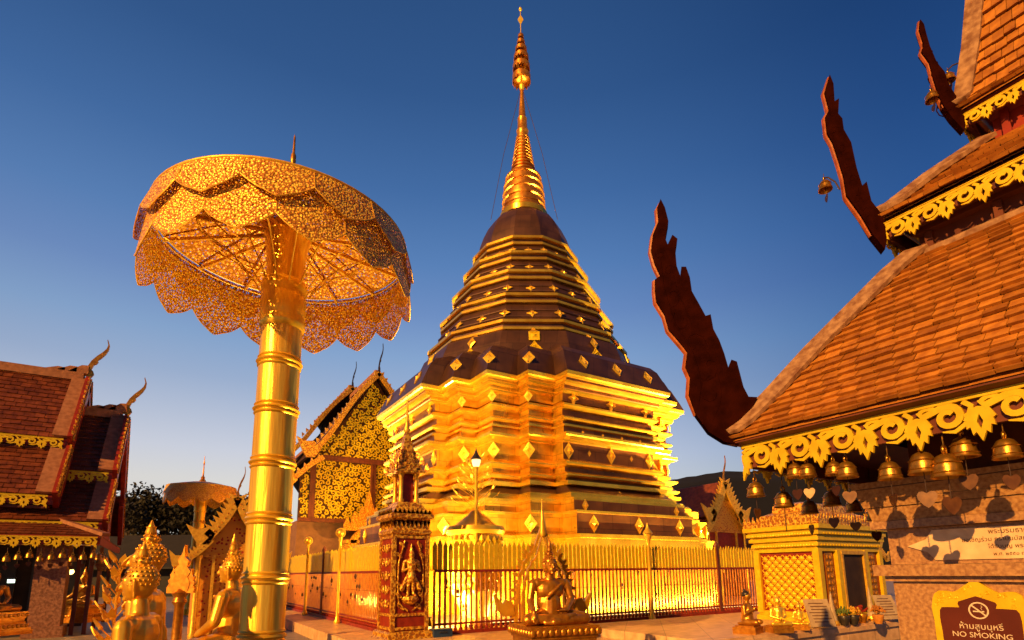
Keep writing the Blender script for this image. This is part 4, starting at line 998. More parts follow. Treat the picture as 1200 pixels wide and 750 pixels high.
g_.cap_((0, -.43, 1.28), (0, -.43, 1.40), .11, .09, 10); g_.cap_((0, -.43, 1.42), (0, -.43, 1.60), .09, .12, 10); g_.cap_((-.13, -.43, 1.63), (.13, -.43, 1.63), .045, .045, 8)
g_.ball((0, -.45, 1.76), (.065, .07, .085), 10); g_.cap_((0, -.44, 1.80), (0, -.43, 2.02), .06, .008, 8)
fused(g_, 'guardian_relief', M['gilt_relief'], sp, .011, 2)
mb = MB()
for q in (-1, 1):
    for cx_, cz, r in ((.20, .66, .09), (.25, .90, .075), (.27, 1.15, .07), (.26, 1.75, .075), (.20, 1.98, .07)):
        mb.tube([(q*(cx_+r*(1-.65*j/12)*cos(j*.6+q)), -.418, cz+r*(1-.65*j/12)*sin(j*.6)) for j in range(13)], .016, 6)
    mb.tube([(q*.05, -.42, .58), (q*.26, -.42, .75), (q*.29, -.42, 1.1), (q*.28, -.42, 1.6), (q*.15, -.42, 2.08)], .017, 6)
mb.lathe([(.05, .70), (.14, .74), (.20, .82), (.17, .88), (.1, .9)], (0, -.37, 0), 16); build(mb, 'scroll_relief', M['gilt_relief'], sp)
mb = MB()        # the same carving on the left side
for k in range(5):
    for q in (-1, 1):
        mb.tube([(-.418, q*(.16+.09*(1-.65*j/12)*cos(j*.6)), .72+k*.30+.10*(1-.65*j/12)*sin(j*.6)) for j in range(13)], .016, 6)
    mb.ball((-.41, 0, .72+k*.30), (.03, .06, .11), 8)
build(mb, 'scroll_relief', M['gilt_relief'], sp)
mb = MB(); mb.loft([sq(.41, 2.2), sq(.46, 2.24), sq(.46, 2.30), sq(.42, 2.34), sq(.42, 2.52), sq(.50, 2.58), sq(.50, 2.66), sq(.44, 2.70), sq(.34, 2.82), sq(.27, 2.95)])
for k in range(9):
    for q in (-1, 1):
        x = -.40+.1*k; mb.prism([(-.045, .0), (.045, 0), (0, -.15)], (x, -.425, 2.52), X, Z, .02); mb.prism([(-.045, .0), (.045, 0), (0, -.15)], (-.425, x, 2.52), Y, Z, .02)
        mb.prism([(-.05, 0), (.05, 0), (0, .11)], (x, -.47, 2.67), X, Z, .02); mb.prism([(-.05, 0), (.05, 0), (0, .11)], (-.47, x, 2.67), Y, Z, .02)
build(mb, 'cornice', M['gilt_relief'], sp)
mb = MB(); mb.box((0, 0, 3.28), (.26, .26, .66)); build(mb, 'niche_core', M['red'], sp)
mb = MB()
for x in (-1, 1):
    for y in (-1, 1): mb.lathe([(.065, 2.95), (.075, 3.0), (.05, 3.05), (.05, 3.52), (.075, 3.58), (.08, 3.62)], (x*.185, y*.185, 0), 10)
build(mb, 'niche_column', M['gold_soft'], sp, 40)
mb = MB(); z = 3.62; h = .36
prf = []
for k in range(6):
    prf += [sq(h, z), sq(h, z+.05), sq(h*.78, z+.09), sq(h*.70, z+.17)]; h *= .74; z += .18-.008*k
mb.loft(prf)
for k, (hh, zz) in enumerate(((.36, 3.66), (.27, 3.84), (.20, 4.0))):
    for x in (-1, 1):
        for y in (-1, 1): mb.prism([(-.05, 0), (.05, 0), (.05, .10), (0, .22), (-.04, .10)], (x*hh, y*hh, zz), V((x, y, 0)).normalized(), Z, .03)
    for dx, dy in ((0, -1), (-1, 0), (1, 0), (0, 1)):
        mb.prism([(-.12, 0), (.12, 0), (.07, .1), (0, .2), (-.07, .1)], (dx*hh, dy*hh, zz), V((dy, dx, 0)) if dy == 0 else X, Z, .03)
build(mb, 'tiered_roof', M['gilt_relief'], sp)
mb = MB(); mb.lathe([(.07, 4.62), (.09, 4.68), (.05, 4.78), (.06, 4.82), (.03, 4.95), (.045, 4.99), (.018, 5.1), (.03, 5.13), (.004, 5.55)], n=10); build(mb, 'spire', M['gold_soft'], sp, 40)

# ------------------------------------------------------------------ lamp posts along the fence
def lamp_post(label, loc, h, style):
    t = thing('lamp_post', label, 'lamp post', loc, 0, 'golden lamp posts along the fence')
    mb = MB(); mb.lathe([(.09, 0), (.10, .05), (.06, .12), (.045, .2), (.04, h-.15), (.06, h-.10), (.05, h-.05), (.075, h)], n=12); build(mb, 'pole', M['gold'], t, 40)
    if style == 'ball':
        mb = MB(); mb.ball((0, 0, h+.11), .105, 14); mb.tube([(.13*cos(a), .0, h+.11+.13*sin(a)) for a in [2*pi*k/16 for k in range(17)]], .02, 6); build(mb, 'globe', M['gold'], t, 60)
    else:
        mb = MB(); mb.lathe([(.07, h), (.105, h+.10), (.115, h+.18), (.06, h+.2)], n=10); build(mb, 'lantern_glass', M['lampglass'] if style == 'lit' else M['gold_soft'], t, 30)
        mb = MB(); mb.lathe([(.15, h+.19), (.12, h+.25), (.06, h+.33), (.05, h+.36), (.012, h+.46), (.002, h+.52)], n=10); build(mb, 'cap', M['darkmetal'] if style == 'lit' else M['gold'], t, 40)
    return t
p = on(752, 725, 'z', .28); lamp_post('golden lamp post with a peaked finial in front of the picket fence', (p.x, FY0-.16, .28), 2.25, 'peak')
q = on(396, 700, 'x', FX0-.2); lamp_post('golden post with a ring globe near the shrine pillar', (FX0-.2, q.y, .28), 2.45, 'ball')
q = on(358, 700, 'x', FX0-.2); lamp_post('golden post with a ring globe near the umbrella pole', (FX0-.2, q.y, .28), 2.45, 'ball')
q = at(558, 640, 13.9); lamp_post('lit lantern with a dark cap rising behind the fence', (q.x, q.y, .28), 4.05, 'lit')
# big gilded urn with a tree of golden leaves inside the fence
q = at(557, 660, 14.6)
urn = thing('urn', 'large lattice patterned golden urn behind the fence', 'urn', (q.x, q.y, .28))
mb = MB(); mb.lathe([(.45, 0), (.5, .1), (.36, .25), (.42, .5), (.62, .9), (.70, 1.5), (.70, 2.1), (.66, 2.35)], n=32); build(mb, 'body', M['gold'], urn, 40)
mb = MB()
for i in range(24):
    for j in range(9):
        a = 2*pi*(i+.5*(j % 2))/24; z = .95+j*.155; r = .635+.07*min(1, (z-.9)/.6); d_ = V((cos(a), sin(a), 0)); s_ = V((-sin(a), cos(a), 0))
        mb.add([d_*r+s_*.075+Z*z, d_*r-s_*.075+Z*z, d_*r+Z*(z+.14), d_*r-Z*(.14-z), d_*(r+.045)+Z*z], [(0, 2, 4), (2, 1, 4), (1, 3, 4), (3, 0, 4)])
build(mb, 'lattice_relief', M['yellow'], urn)
mb = MB(); mb.lathe([(.66, 2.33), (.76, 2.36), (.80, 2.45), (.76, 2.56), (.66, 2.58)], n=32); build(mb, 'rim', M['gold'], urn, 40)
mb = MB(); mb.lathe([(.60, 2.57), (.44, 2.70), (.24, 2.86), (.1, 3.0)], n=24); build(mb, 'lid', M['gold'], urn, 40)
leaf_tree('spray of golden leaves rising from the big golden urn', (q.x, q.y, 2.9), 1.75, 46, M['gold'], .75)

# ------------------------------------------------------------------ shrine kiosk on the right
KX, KY, KZ = 12.6, 7.05, .45
tr = MB(); tr.box((16.2, 8.4, .225), (16.4, 3.7, .45)); tr.box((16.2, 6.62, .36), (16.5, .24, .09)); tag(build(tr, 'terrace', M['marble'], None), kind='structure')
kio = thing('shrine_kiosk', 'small gilded shrine with a lozenge lattice wall and a dark doorway', 'shrine', (KX, KY, KZ))
KW, KD = 2.75, 1.5
def kr(e, z): return [V((-e, -e, z)), V((KW+e, -e, z)), V((KW+e, KD+e, z)), V((-e, KD+e, z))]
mb = MB(); mb.loft([kr(0, 0), kr(0, 1.62)]); build(mb, 'wall', M['red'], kio)
mb = MB(); mb.loft([kr(.10, 0), kr(.10, .1), kr(.05, .14), kr(.05, .2), kr(.012, .22)], cap=False); build(mb, 'plinth', M['yellow'], kio)
mb = MB()
nh, nv_ = 7, 7; u_ = (KD-.2)/nh; w_ = (1.55-.28)/nv_
for j in range(nv_*2-1):
    for i in range(nh):
        y = .1+u_*(i+.5+.5*(j % 2)); z = .26+w_*(j*.5+.5)
        if y > KD-.12: continue
        c = V((-.004, y, z)); a, b = u_*.43, w_*.43
        mb.add([c+Y*a, c-Y*a, c+Z*b, c-Z*b, c-X*.035], [(0, 2, 4), (2, 1, 4), (1, 3, 4), (3, 0, 4)])
for s_ in range(-nv_, nh+1):
    for dr in (1, -1):
        pts = []
        for k in range(nv_*2+1):
            y = .1+u_*(s_+k*.5 if dr > 0 else s_+nv_-k*.5); z = .26+w_*k*.5
            if .08 < y < KD-.08: pts.append((-.008, y, z))
        if len(pts) > 1: mb.tube(pts, .013, 4)
build(mb, 'lozenge_lattice', M['yellow'], kio)
mb = MB()
for x, y in ((0, 0), (0, KD), (KW, 0), (KW, KD), (.75, 0), (2.0, 0)): mb = MB(); mb.box((x, y-(.02 if 0 < x < KW else 0), .9), (.15, .15, 1.46)); build(mb, 'corner_pilaster', M['yellow'], kio)
mb = MB(); pf = []
z = 1.60
for e, h in ((.06, .07), (.03, .05), (.09, .08), (.06, .05), (.13, .08), (.10, .05), (.17, .08), (.14, .05), (.22, .10)): pf += [kr(e, z), kr(e, z+h)]; z += h
mb.loft(pf)
for k in range(22):
    for zz, ee, ww in ((1.74, .09, .05), (2.0, .17, .05)):
        y = KD*(k+.5)/22; mb.ball((-ee-.01, y, zz), (.02, .03, .03), 6)
        x = KW*(k+.5)/22; mb.ball((x, -ee-.01, zz), (.05, .02, .03), 6)
build(mb, 'stepped_cornice', M['yellow'], kio)
mb = MB()
for k in range(16):
    y = -.2+(KD+.4)*(k+.5)/16; mb.prism([(-.05, 0), (.05, 0), (.055, .10), (0, .28), (-.055, .10)], (-.2, y, z), Y, Z, .03)
for k in range(26):
    x = -.2+(KW+.4)*(k+.5)/26; mb.prism([(-.05, 0), (.05, 0), (.055, .10), (0, .26), (-.055, .10)], (x, -.2, z), X, Z, .03)
mb.loft([kr(.05, z), kr(-.1, z+.3), kr(-.3, z+.38), kr(-.32, z+.55), kr(-.6, z+.62)]); build(mb, 'crest', M['gilt_relief'], kio)
mb = MB()
for x in (.42, 2.33):
    mb = MB(); mb.box((x, -.012, .9), (.30, .03, 1.32))
    for r in range(9):
        for q in (-.07, .07): mb.ball((x+q, -.03, .3+r*.145), (.055, .03, .06), 8)
    build(mb, 'stud_column', M['statue_dark'], kio)
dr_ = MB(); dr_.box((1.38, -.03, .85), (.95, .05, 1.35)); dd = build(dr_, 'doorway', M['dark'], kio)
mb = MB(); mb.box((.88, -.06, .85), (.07, .09, 1.4)); mb.box((1.88, -.06, .85), (.07, .09, 1.4)); mb.box((1.38, -.06, 1.57), (1.1, .1, .08)); build(mb, 'door_frame', M['gold_soft'], kio)
# offerings on the terrace edge in front of the kiosk
def statuette(label, px, py, h, m, rz, pose):
    p = on(px, py, 'z', .45); t = thing('statuette', label, 'statuette', p, rz, 'small statuettes on the terrace edge', h)
    mb = MB(); mb.box((0, 0, .07), (.52, .46, .14)); mb.box((0, 0, .15), (.44, .38, .04)); build(mb, 'base', M['statue_dark'], t)
    b = MB(); z0 = .17
    b.cap_((0, 0, z0+.10), (0, -.02, z0+.36), .13, .105, 10); b.cap_((-.12, 0, z0+.40), (.12, 0, z0+.40), .05, .05, 8); b.cap_((0, 0, z0+.4), (0, -.02, z0+.5), .045, .04, 8); b.ball((0, -.03, z0+.585), (.072, .082, .095), 10); b.ball((0, -.11, z0+.58), .014, 6)
    for q in (-1, 1):
        if pose == 'kneel': b.cap_((q*.08, .02, z0+.06), (q*.12, -.22, z0+.06), .075, .06, 8); b.cap_((q*.12, -.2, z0+.04), (q*.1, .14, z0+.03), .045, .035, 8)
        else: b.cap_((q*.09, 0, z0+.07), (q*.22, -.16, z0+.05), .07, .055, 8); b.cap_((q*.22, -.16, z0+.045), (-q*.06, -.2, z0+.04), .05, .035, 8)
        b.cap_((q*.15, 0, z0+.39), (q*.19, -.02, z0+.22), .042, .034, 8)
        b.cap_((q*.19, -.02, z0+.22), (q*.03, -.16, z0+(.32 if pose == 'kneel' else .17)), .034, .024, 8); b.ball((q*.028, -.175, z0+(.34 if pose == 'kneel' else .16)), (.02, .03, .04), 6)
    b.v = [v for v in b.v]; fused(b, 'body', m, t, .014, 2)
    mb = MB(); mb.ball((0, -.012, z0+.62), (.078, .084, .075), 10); mb.ball((0, .02, z0+.70), .035, 8); build(mb, 'hair', M['darkmetal'] if pose == 'kneel' else m, t, 60); return t
TOCAM = atan2(-FW.x, FW.y)+pi
statuette('kneeling dark haired statuette at the left end of the terrace edge', 877, 742, .92, M['statue_dark'], .3, 'kneel')
statuette('bright golden statuette sitting before the lozenge lattice', 913, 741, .78, M['gold'], -.5, 'sit')
statuette('smallest statuette beside the slanted board', 938, 738, .60, M['gold'], -.9, 'sit')
def cone(label, px, py, h, m):
    p = on(px, py, 'z', .45); t = thing('cone_offering', label, 'offering', p, 0, 'cone offerings by the kiosk door')
    mb = MB(); mb.lathe([(.10, 0), (.12, .04), (.10, .1)], n=12); build(mb, 'bowl', M['gold_soft'], t, 40)
    mb = MB(); mb.lathe([(.095, .09), (.07, .25), (.04, h*.7), (.003, h)], n=12)
    for k in range(24): a = k*2.4; z = .12+k/24*(h-.2); r = .09*(1-z/h); mb.ball((r*cos(a), r*sin(a), z), .018, 5)
    build(mb, 'cone', m, t, 40)
cone('pale cone offering left of the dark doorway', 977, 733, .72, M['white']); cone('pale cone offering right of the dark doorway', 1022, 727, .78, M['white'])
def board(label, px, py, rz):
    p = on(px, py, 'z', .45); t = thing('reading_board', label, 'board', p, rz, 'slanted boards by the kiosk')
    R_ = Matrix.Rotation(radians(-22), 3, 'X'); mb = MB(); mb.box((0, 0, .30), (.52, .03, .58), R_); build(mb, 'panel', M['white'], t)
    mb = MB(); mb.box((0, .16, .22), (.04, .03, .46), Matrix.Rotation(radians(18), 3, 'X')); build(mb, 'prop', M['redbrown'], t)
    mb = MB()
    for k in range(7): mb.box(V((random.uniform(-.03, .03), 0, .30))+R_ @ V((0, -.0175, .20-.065*k)), (random.uniform(.28, .42), .002, .018), R_)
    build(mb, 'text_line', M['letter'], t)
board('slanted pale board left of the kiosk doorway', 962, 736, -.5); board('slanted pale board between the kiosk and the stone pavilion', 1041, 727, -.35)
def pot(label, px, py, m, fl):
    p = on(px, py, 'z', .45); t = thing('flower_pot', label, 'flower pot', p, 0, 'flower pots by the kiosk door')
    mb = MB(); mb.lathe([(.07, 0), (.10, .10), (.12, .18), (.11, .2)], n=14); build(mb, 'pot', m, t, 40)
    mb = MB(); r_ = random.Random(px)
    for k in range(40):
        a = r_.uniform(0, 6.28); e = r_.uniform(.1, 1.4); c = V((cos(a)*cos(e), sin(a)*cos(e), sin(e)))*r_.uniform(.05, .15)+Z*.24
        mb.ball(c, (.022, .022, .03), 5)
    build(mb, 'flowers', fl, t)
pot('green leafed pot left of the doorway', 990, 733, M['darkmetal'], M['green']); pot('dark pot with golden blooms before the doorway', 1001, 732, M['darkmetal'], M['gold_soft'])
pot('dark pot with red blooms at the doorway', 1011, 730, M['statue_dark'], M['red']); pot('orange bowl of flowers right of the doorway', 1030, 731, M['tile'], M['tile'])
p = on(517, 746, 'z', .28); t = thing('lamp_box', 'blue equipment box at the foot of the picket fence', 'box', (p.x, p.y, .28)); mb = MB(); mb.box((0, 0, .075), (.44, .22, .15)); mb.box((0, 0, .16), (.47, .25, .025)); build(mb, 'case', M['blue'], t); mb = MB(); mb.tube([(-.08, -.11, .09), (-.08, -.14, .11), (.08, -.14, .11), (.08, -.11, .09)], .01, 6); build(mb, 'handle', M['darkmetal'], t)

# ------------------------------------------------------------------ tiered roof hall at the left edge
hall = thing('temple_hall', 'dark red hall with stacked tiled roofs and two curved roof horns at the left edge', 'hall', (-6, 24.5, 0))
RV = 24.5
def slope(a_l, a_r, b_l, b_r, rows, tw, name='tiled_slope', m='tile_dark', root=hall, th=.03):
    """tiled slope between the eave a (left, right) and the ridge b"""
    a_l, a_r, b_l, b_r = [V(p) for p in (a_l, a_r, b_l, b_r)]
    mb = MB(); quad(mb, (a_l, a_r, b_r, b_l), .08)
    ex = (a_r-a_l); L = ex.length; ex /= L; up_ = b_l-a_l; dl = up_.dot(ex); up_ = up_-ex*dl
    L2 = (b_r-b_l).length
    tiles(mb, a_l, ex, L, lambda t: up_*t, rows, tw, th, hipL=dl, hipR=L-dl-L2)
    return wpart(mb, name, M[m], root)
def hall_section(u0, u1, e1, t1, e2, t2, ridge):
    """u range, eave/top (v, z) of the upper slope, of the lower slope, ridge (v, z)"""
    for s in (1, -1):
        f = lambda v: v if s > 0 else 2*RV-v
        A = [V((u0, f(e1[0]), e1[1])), V((u1, f(e1[0]), e1[1])), V((u0, ridge[0], ridge[1])), V((u1, ridge[0], ridge[1]))]
        B = [V((u0, f(e2[0]), e2[1])), V((u1, f(e2[0]), e2[1])), V((u0, f(t2[0]), t2[1])), V((u1, f(t2[0]), t2[1]))]
        if s > 0: slope(*A, 15, .26); slope(*B, 11, .26)
        else:
            mb = MB(); quad(mb, (A[0], A[1], A[3], A[2]), .08); quad(mb, (B[0], B[1], B[3], B[2]), .08); wpart(mb, 'rear_slope', M['tile_dark'], hall)
        for (p, q) in ((A[1], A[3]), (B[1], B[3])):
            mb = MB(); up_ = (q-p).cross(X*s).normalized(); up_ = up_ if up_.z > 0 else -up_
            beam(mb, p-X*.22+up_*.07, q-X*.22+up_*.07, .40, .10, up_); wpart(mb, 'verge_board', M['ridge'], hall)
            mb = MB(); beam(mb, p+X*.05-Z*.15, q+X*.05-Z*.12, .14, .62, up_); g_ = wpart(mb, 'bargeboard', M['red'], hall)
            mb = MB(); beam(mb, p+X*.13+up_*.18-Z*.15, q+X*.13+up_*.18-Z*.12, .06, .07, up_)
            n = 12
            for k in range(n):
                c = p.lerp(q, (k+.5)/n)+X*.10+up_*.20-Z*.12; dd = (q-p).normalized()
                mb.prism([(-.12, 0), (.12, 0), (.02, .20)], c, dd, up_, .05, X)
            wpart(mb, 'bargeboard_crest', M['gilt_relief'], hall)
        if s > 0:
            for P in (A, B):
                mb = MB(); lace(mb, P[0]+V((0, -.05, -.02)), X, -Y, u1-u0-.12, .34, .52, .03, bent=6); wpart(mb, 'fretwork', M['yellow'], hall)
                mb = MB(); mb.box(((u0+u1)/2, P[0].y+.03, P[0].z-.14), (u1-u0, .04, .30)); wpart(mb, 'eave_board', M['red'], hall)
                mb = MB(); mb.box(((u0+u1)/2, P[0].y+.2, P[0].z-.36), (u1-u0-.2, .3, .08)); wpart(mb, 'soffit', M['redbrown'], hall)
    mb = MB(); beam(mb, (u0, RV, ridge[1]+.06), (u1-.1, RV, ridge[1]+.06), .34, .30)
    for k in range(3): mb.prism([(-.5, 0), (.1, 0), (.1, .12+.10*k), (-.1, .14+.08*k)], (u1-.75+k*.33, RV, ridge[1]+.2), X, Z, .3)
    wpart(mb, 'ridge_cap', M['ridge'], hall, 30)
    mb = MB(); chofa(mb, (u1+.02, RV, ridge[1]+.16), X, 1.5, .12); wpart(mb, 'roof_horn', M['statue_dark'], hall)
hall_section(-14, -2.95, (22.2, 6.05), None, (20.9, 4.06), (22.35, 5.75), (RV, 8.75))
hall_section(-5.2, -1.68, (22.2, 5.05), None, (20.9, 3.30), (22.35, 4.72), (RV, 7.50))
# hipped skirt roof
slope((-14, 20, 2.84), (-1.62, 20, 2.84), (-14, 21.1, 3.30), (-2.75, 21.1, 3.30), 6, .26)
mb = MB(); quad(mb, ((-1.62, 20, 2.84), (-1.62, 29, 2.84), (-2.75, 27.9, 3.30), (-2.75, 21.1, 3.30)), .08); wpart(mb, 'side_skirt_slope', M['tile_dark'], hall)
mb = MB(); beam(mb, (-1.50, 19.9, 2.86), (-2.85, 21.2, 3.40), .26, .10); beam(mb, (-14, 21.15, 3.36), (-2.75, 21.15, 3.36), .22, .16); wpart(mb, 'hip_board', M['ridge'], hall)
mb = MB(); mb.box((-7.8, 20.03, 2.72), (12.3, .05, .26)); mb.box((-1.66, 24.4, 2.72), (.05, 8.7, .26)); mb.box((-7.8, 20.5, 2.60), (12.2, 1.0, .05)); wpart(mb, 'eave_board', M['red'], hall)
mb = MB(); lace(mb, V((-14, 19.97, 2.80)), X, -Y, 12.3, .30, .46, .03, bent=6); wpart(mb, 'fretwork', M['yellow'], hall)
mb = MB(); mb.box((-1.9, 24.5, 4.1), (.06, 3.6, 2.4)); mb.prism([(-1.95, 0), (1.95, 0), (0, 1.95)], (-1.95, RV, 5.0), Y, Z, .06, X); wpart(mb, 'gable_panel', M['red'], hall)
mb = MB(); mb.box((-8, 24.5, 4.2), (11.6, 3.4, 2.6)); wpart(mb, 'upper_wall', M['red'], hall)
for x in (-2.72, -5.6, -8.6):
    mb = MB(); mb.box((x, 20.75, 1.3), (.72, .72, 2.6)); mb.box((x, 20.75, .15), (.9, .9, .3)); wpart(mb, 'brick_column', M['brickwall'], hall)
for x in (-2.16, -1.86):
    mb = MB(); mb.box((x+.02, 20.9, 1.3), (.10, .12, 2.6)); wpart(mb, 'timber_post', M['redbrown'], hall)
mb = MB(); mb.box((-1.75, 22.4, 1.3), (.10, .12, 2.6)); mb.box((-1.75, 26, 1.3), (.10, .12, 2.6)); wpart(mb, 'timber_post', M['redbrown'], hall)
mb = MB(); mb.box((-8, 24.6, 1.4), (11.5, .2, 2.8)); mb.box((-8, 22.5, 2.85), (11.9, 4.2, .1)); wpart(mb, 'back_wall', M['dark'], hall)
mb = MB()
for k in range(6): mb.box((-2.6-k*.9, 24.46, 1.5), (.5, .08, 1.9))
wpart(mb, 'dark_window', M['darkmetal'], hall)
p = on(83, 670, 'y', 22.0)
t = thing('wall_lamp', 'glowing lamp hanging inside the dark hall behind the brick column', 'lamp', p)
mb = MB(); mb.ball((0, 0, 0), .09, 12); build(mb, 'globe', M['lampglass'], t, 60); mb = MB(); mb.tube([(0, 0, .09), (0, 0, .45)], .012, 6); mb.lathe([(.10, .07), (.05, .12), (.02, .14)], n=12); build(mb, 'hanger', M['darkmetal'], t)
L = bpy.data.lights.new('lamp', 'POINT'); L.energy = 14; L.color = (1, .75, .35); L.shadow_soft_size = .1; lo = bpy.data.objects.new('lamp', L); COL.objects.link(lo); lo.parent = t; lo.location = (0, -.16, -.02)
p = on(13, 681, 'y', 22.0); t = thing('tube_lamp', 'small greenish lamp far inside the hall at the left edge', 'lamp', p)
mb = MB(); mb.box((0, 0, 0), (.16, .06, .10)); build(mb, 'tube', M['tubelight'], t); mb = MB(); mb.box((0, .02, .10), (.22, .08, .05)); build(mb, 'fitting', M['darkmetal'], t)
ordn = ['first', 'second', 'third', 'fourth', 'fifth', 'sixth', 'seventh', 'eighth', 'ninth', 'tenth', 'eleventh', 'twelfth', 'thirteenth', 'fourteenth']
GH = 'bells along the eave of the left hall'
proto = None
for i in range(12):
    x = -1.75-i*.235; lb = ordn[i]+' little bell from the roof corner along the left hall eave'
    if proto is None:
        proto = thing('temple_bell', lb, 'bell', (x, 20.0, 2.36), 0, GH); bell_parts(proto, 1.25, 'bell', 'heart_dark', True, .5, .6)
        mb = MB(); mb.tube([(0, 0, .1), (0, 0, .2)], .006, 5); build(mb, 'hanging_wire', M['wire'], proto)
    else:
        c = copy_tree(proto); c.location = (x, 20.0, 2.36-.05*(i % 3)); c['label'] = lb
for i in range(6):
    c = copy_tree(proto); c.location = (-1.66, 20.35+i*.55, 2.32-.1*(i % 2)); c['label'] = ordn[i]+' little bell from the roof corner along the gable side eave of the left hall'; c['group'] = 'bells along the gable side of the left hall'
p = on(74, 735, 'y', 19.0)
seated('dim golden Buddha seated inside the dark hall beside the brick column', (p.x, 21.9, .30), -.6, 1.0, M['statue_dark'])
seated('golden Buddha half cut by the left edge before the hall', (on(2, 690, 'y', 17.5).x-.1, 17.5, .35), .7, 1.0, M['statue_dark'])

# ------------------------------------------------------------------ large vihara behind the left fence
VY = 34.0
A0 = on(443, 438, 'y', VY); E0 = on(366, 529, 'y', VY); B0 = on(378, 536, 'y', VY); E1 = on(338, 563, 'y', VY)
vh = thing('vihara', 'big hall with a gilded carved gable and dark steep roofs behind the left fence', 'hall', (A0.x, VY, 0))
ax = A0.x
def mir(p): return V((2*ax-p.x, p.y, p.z))
def vroof(v0, v1, dz, dx, deco=True):
    a = V((ax, v0, A0.z+dz)); e = V((E0.x-dx, v0, E0.z+dz*.95)); b = V((B0.x-dx, v0, B0.z+dz*.95)); e1 = V((E1.x-dx, v0, E1.z+dz*.95))
    D = Y*(v1-v0)
    for s in (0, 1):
        f = mir if s else (lambda p: p)
        mb = MB(); quad(mb, (f(e), f(a), f(a)+D, f(e)+D), .15); quad(mb, (f(e1), f(b), f(b)+D, f(e1)+D), .15); wpart(mb, 'roof_slope', M['roof_black'], vh)
        for p_, q_ in ((a, e), (b, e1)):
            d_ = (f(q_)-f(p_)); Lb = d_.length; d_ /= Lb; u_ = d_.cross(Y); u_ = u_ if u_.z > 0 else -u_
            mb = MB(); pts = [(Lb*k/36, .10*sin(k/36*pi*2-.5)*(Lb/6)) for k in range(37)]
            mb.ribbon(pts, .30, f(p_)-Y*.2, d_, u_, Y, .16)
            n = int(Lb/.42)
            for k in range(n):
                x = Lb*(k+.5)/n; mb.prism([(x-.15, .10), (x+.15, .10), (x-.10, .34)], f(p_)-Y*.2, d_, u_, .12, Y)
            # flame headed naga curling up at the foot
            mb.prism([(Lb-.35, -.3), (Lb+.25, -.32), (Lb+.55, .05), (Lb+.40, .45), (Lb-.1, 1.25), (Lb-.15, .75), (Lb-.5, .35)], f(p_)-Y*.2, d_, u_, .22, Y)
            wpart(mb, 'bargeboard', M['gilt_relief'], vh)
    mb = MB(); beam(mb, a+Z*.1, a+D+Z*.1, .35, .3); wpart(mb, 'ridge_cap', M['ridge'], vh)
    mb = MB(); chofa(mb, a-Y*.2+Z*.1, X*.35, 2.0, .12, Y); wpart(mb, 'roof_horn', M['darkmetal'], vh)
vroof(VY, VY+9, 0, 0); vroof(VY+6.2, VY+18, .85, .5); vroof(VY+16, VY+34, -1.0, .2)
za = A0.z-.35; zb = on(420, 539, 'y', VY).z; zc = on(400, 610, 'y', VY).z
def at_slope(z): return ax-(ax-E0.x)*(A0.z-z)/(A0.z-E0.z)+.35
hw = ax-at_slope(zb)
def scrolls(mb, poly, o, ex, nn_, step, th, seed=1, wd=.20):
    """carved foliage: curling tendrils packed inside a polygon (x along ex, y up)"""
    r_ = random.Random(seed); o = V(o)
    def ins(x, z):
        c = False
        for (x1, y1), (x2, y2) in zip(poly, poly[1:]+poly[:1]):
            if (y1 > z) != (y2 > z) and x < (x2-x1)*(z-y1)/(y2-y1)+x1: c = not c
        return c
    x0, x1 = min(p[0] for p in poly), max(p[0] for p in poly); y0, y1 = min(p[1] for p in poly), max(p[1] for p in poly)
    j = 0; y = y0+step*.45
    while y < y1:
        x = x0+step*(.45 if j % 2 else .95)
        while x < x1:
            cx_, cy_ = x+r_.uniform(-.12, .12)*step, y+r_.uniform(-.12, .12)*step
            if ins(cx_-step*.3, cy_) and ins(cx_+step*.3, cy_) and ins(cx_, cy_+step*.25) and ins(cx_, cy_-step*.25):
                a0 = r_.uniform(0, 6.28); sg_ = r_.choice((-1, 1)); R_ = step*r_.uniform(.42, .54); pts = []
                for k in range(15):
                    f = k/14; a = a0+sg_*f*7.4; rr = R_*(1-.82*f); pts.append((cx_+rr*cos(a), cy_+rr*sin(a)))
                q = random.Random(j*97+int(x*50)).uniform(.75, 1.0)
                mb.ribbon(pts, [step*wd*(1-.5*k/14) for k in range(15)], o, ex, Z, nn_, th*q)
                for k in (2, 5, 8):
                    px_, py_ = pts[k]; a = a0+sg_*k/14*7.4
                    mb.prism([(px_+step*.06*cos(a+1.5), py_+step*.06*sin(a+1.5)), (px_+step*.06*cos(a-1.5), py_+step*.06*sin(a-1.5)), (px_+step*.26*cos(a-.5*sg_), py_+step*.26*sin(a-.5*sg_))], o, ex, Z, th*q*.6, nn_)
            x += step
        y += step*.86; j += 1
def panel(name, poly, y, step, seed):
    mb = MB(); mb.prism(poly, (ax, y, 0), X, Z, .12, Y); g_ = wpart(mb, name, M['carving_ground'], vh)
    mb = MB(); scrolls(mb, poly, (ax, y-.075, 0), X, -Y, step, .09, seed, .26); wpart(mb, 'gilt_scrollwork', M['yellow'], vh, None, g_)
panel('gable_carving', [(-hw, zb), (hw, zb), (0, za)], VY+.35, .36, 3)
panel('lower_carving', [(-hw, zc), (hw, zc), (hw, zb), (-hw, zb)], VY+.42, .36, 4)
wl = E1.x+.7
for s in (-1, 1): panel('wing_carving', [(s*hw, zc), (s*(ax-wl), zc), (s*(ax-wl), E1.z+.35), (s*hw, B0.z-.15)], VY+.48, .36, 6)
mb = MB(); mb.box((ax, VY+.30, zb), (hw*2+.2, .2, .34)); mb.box((ax, VY+.32, zc), ((ax-wl)*2, .22, .24))
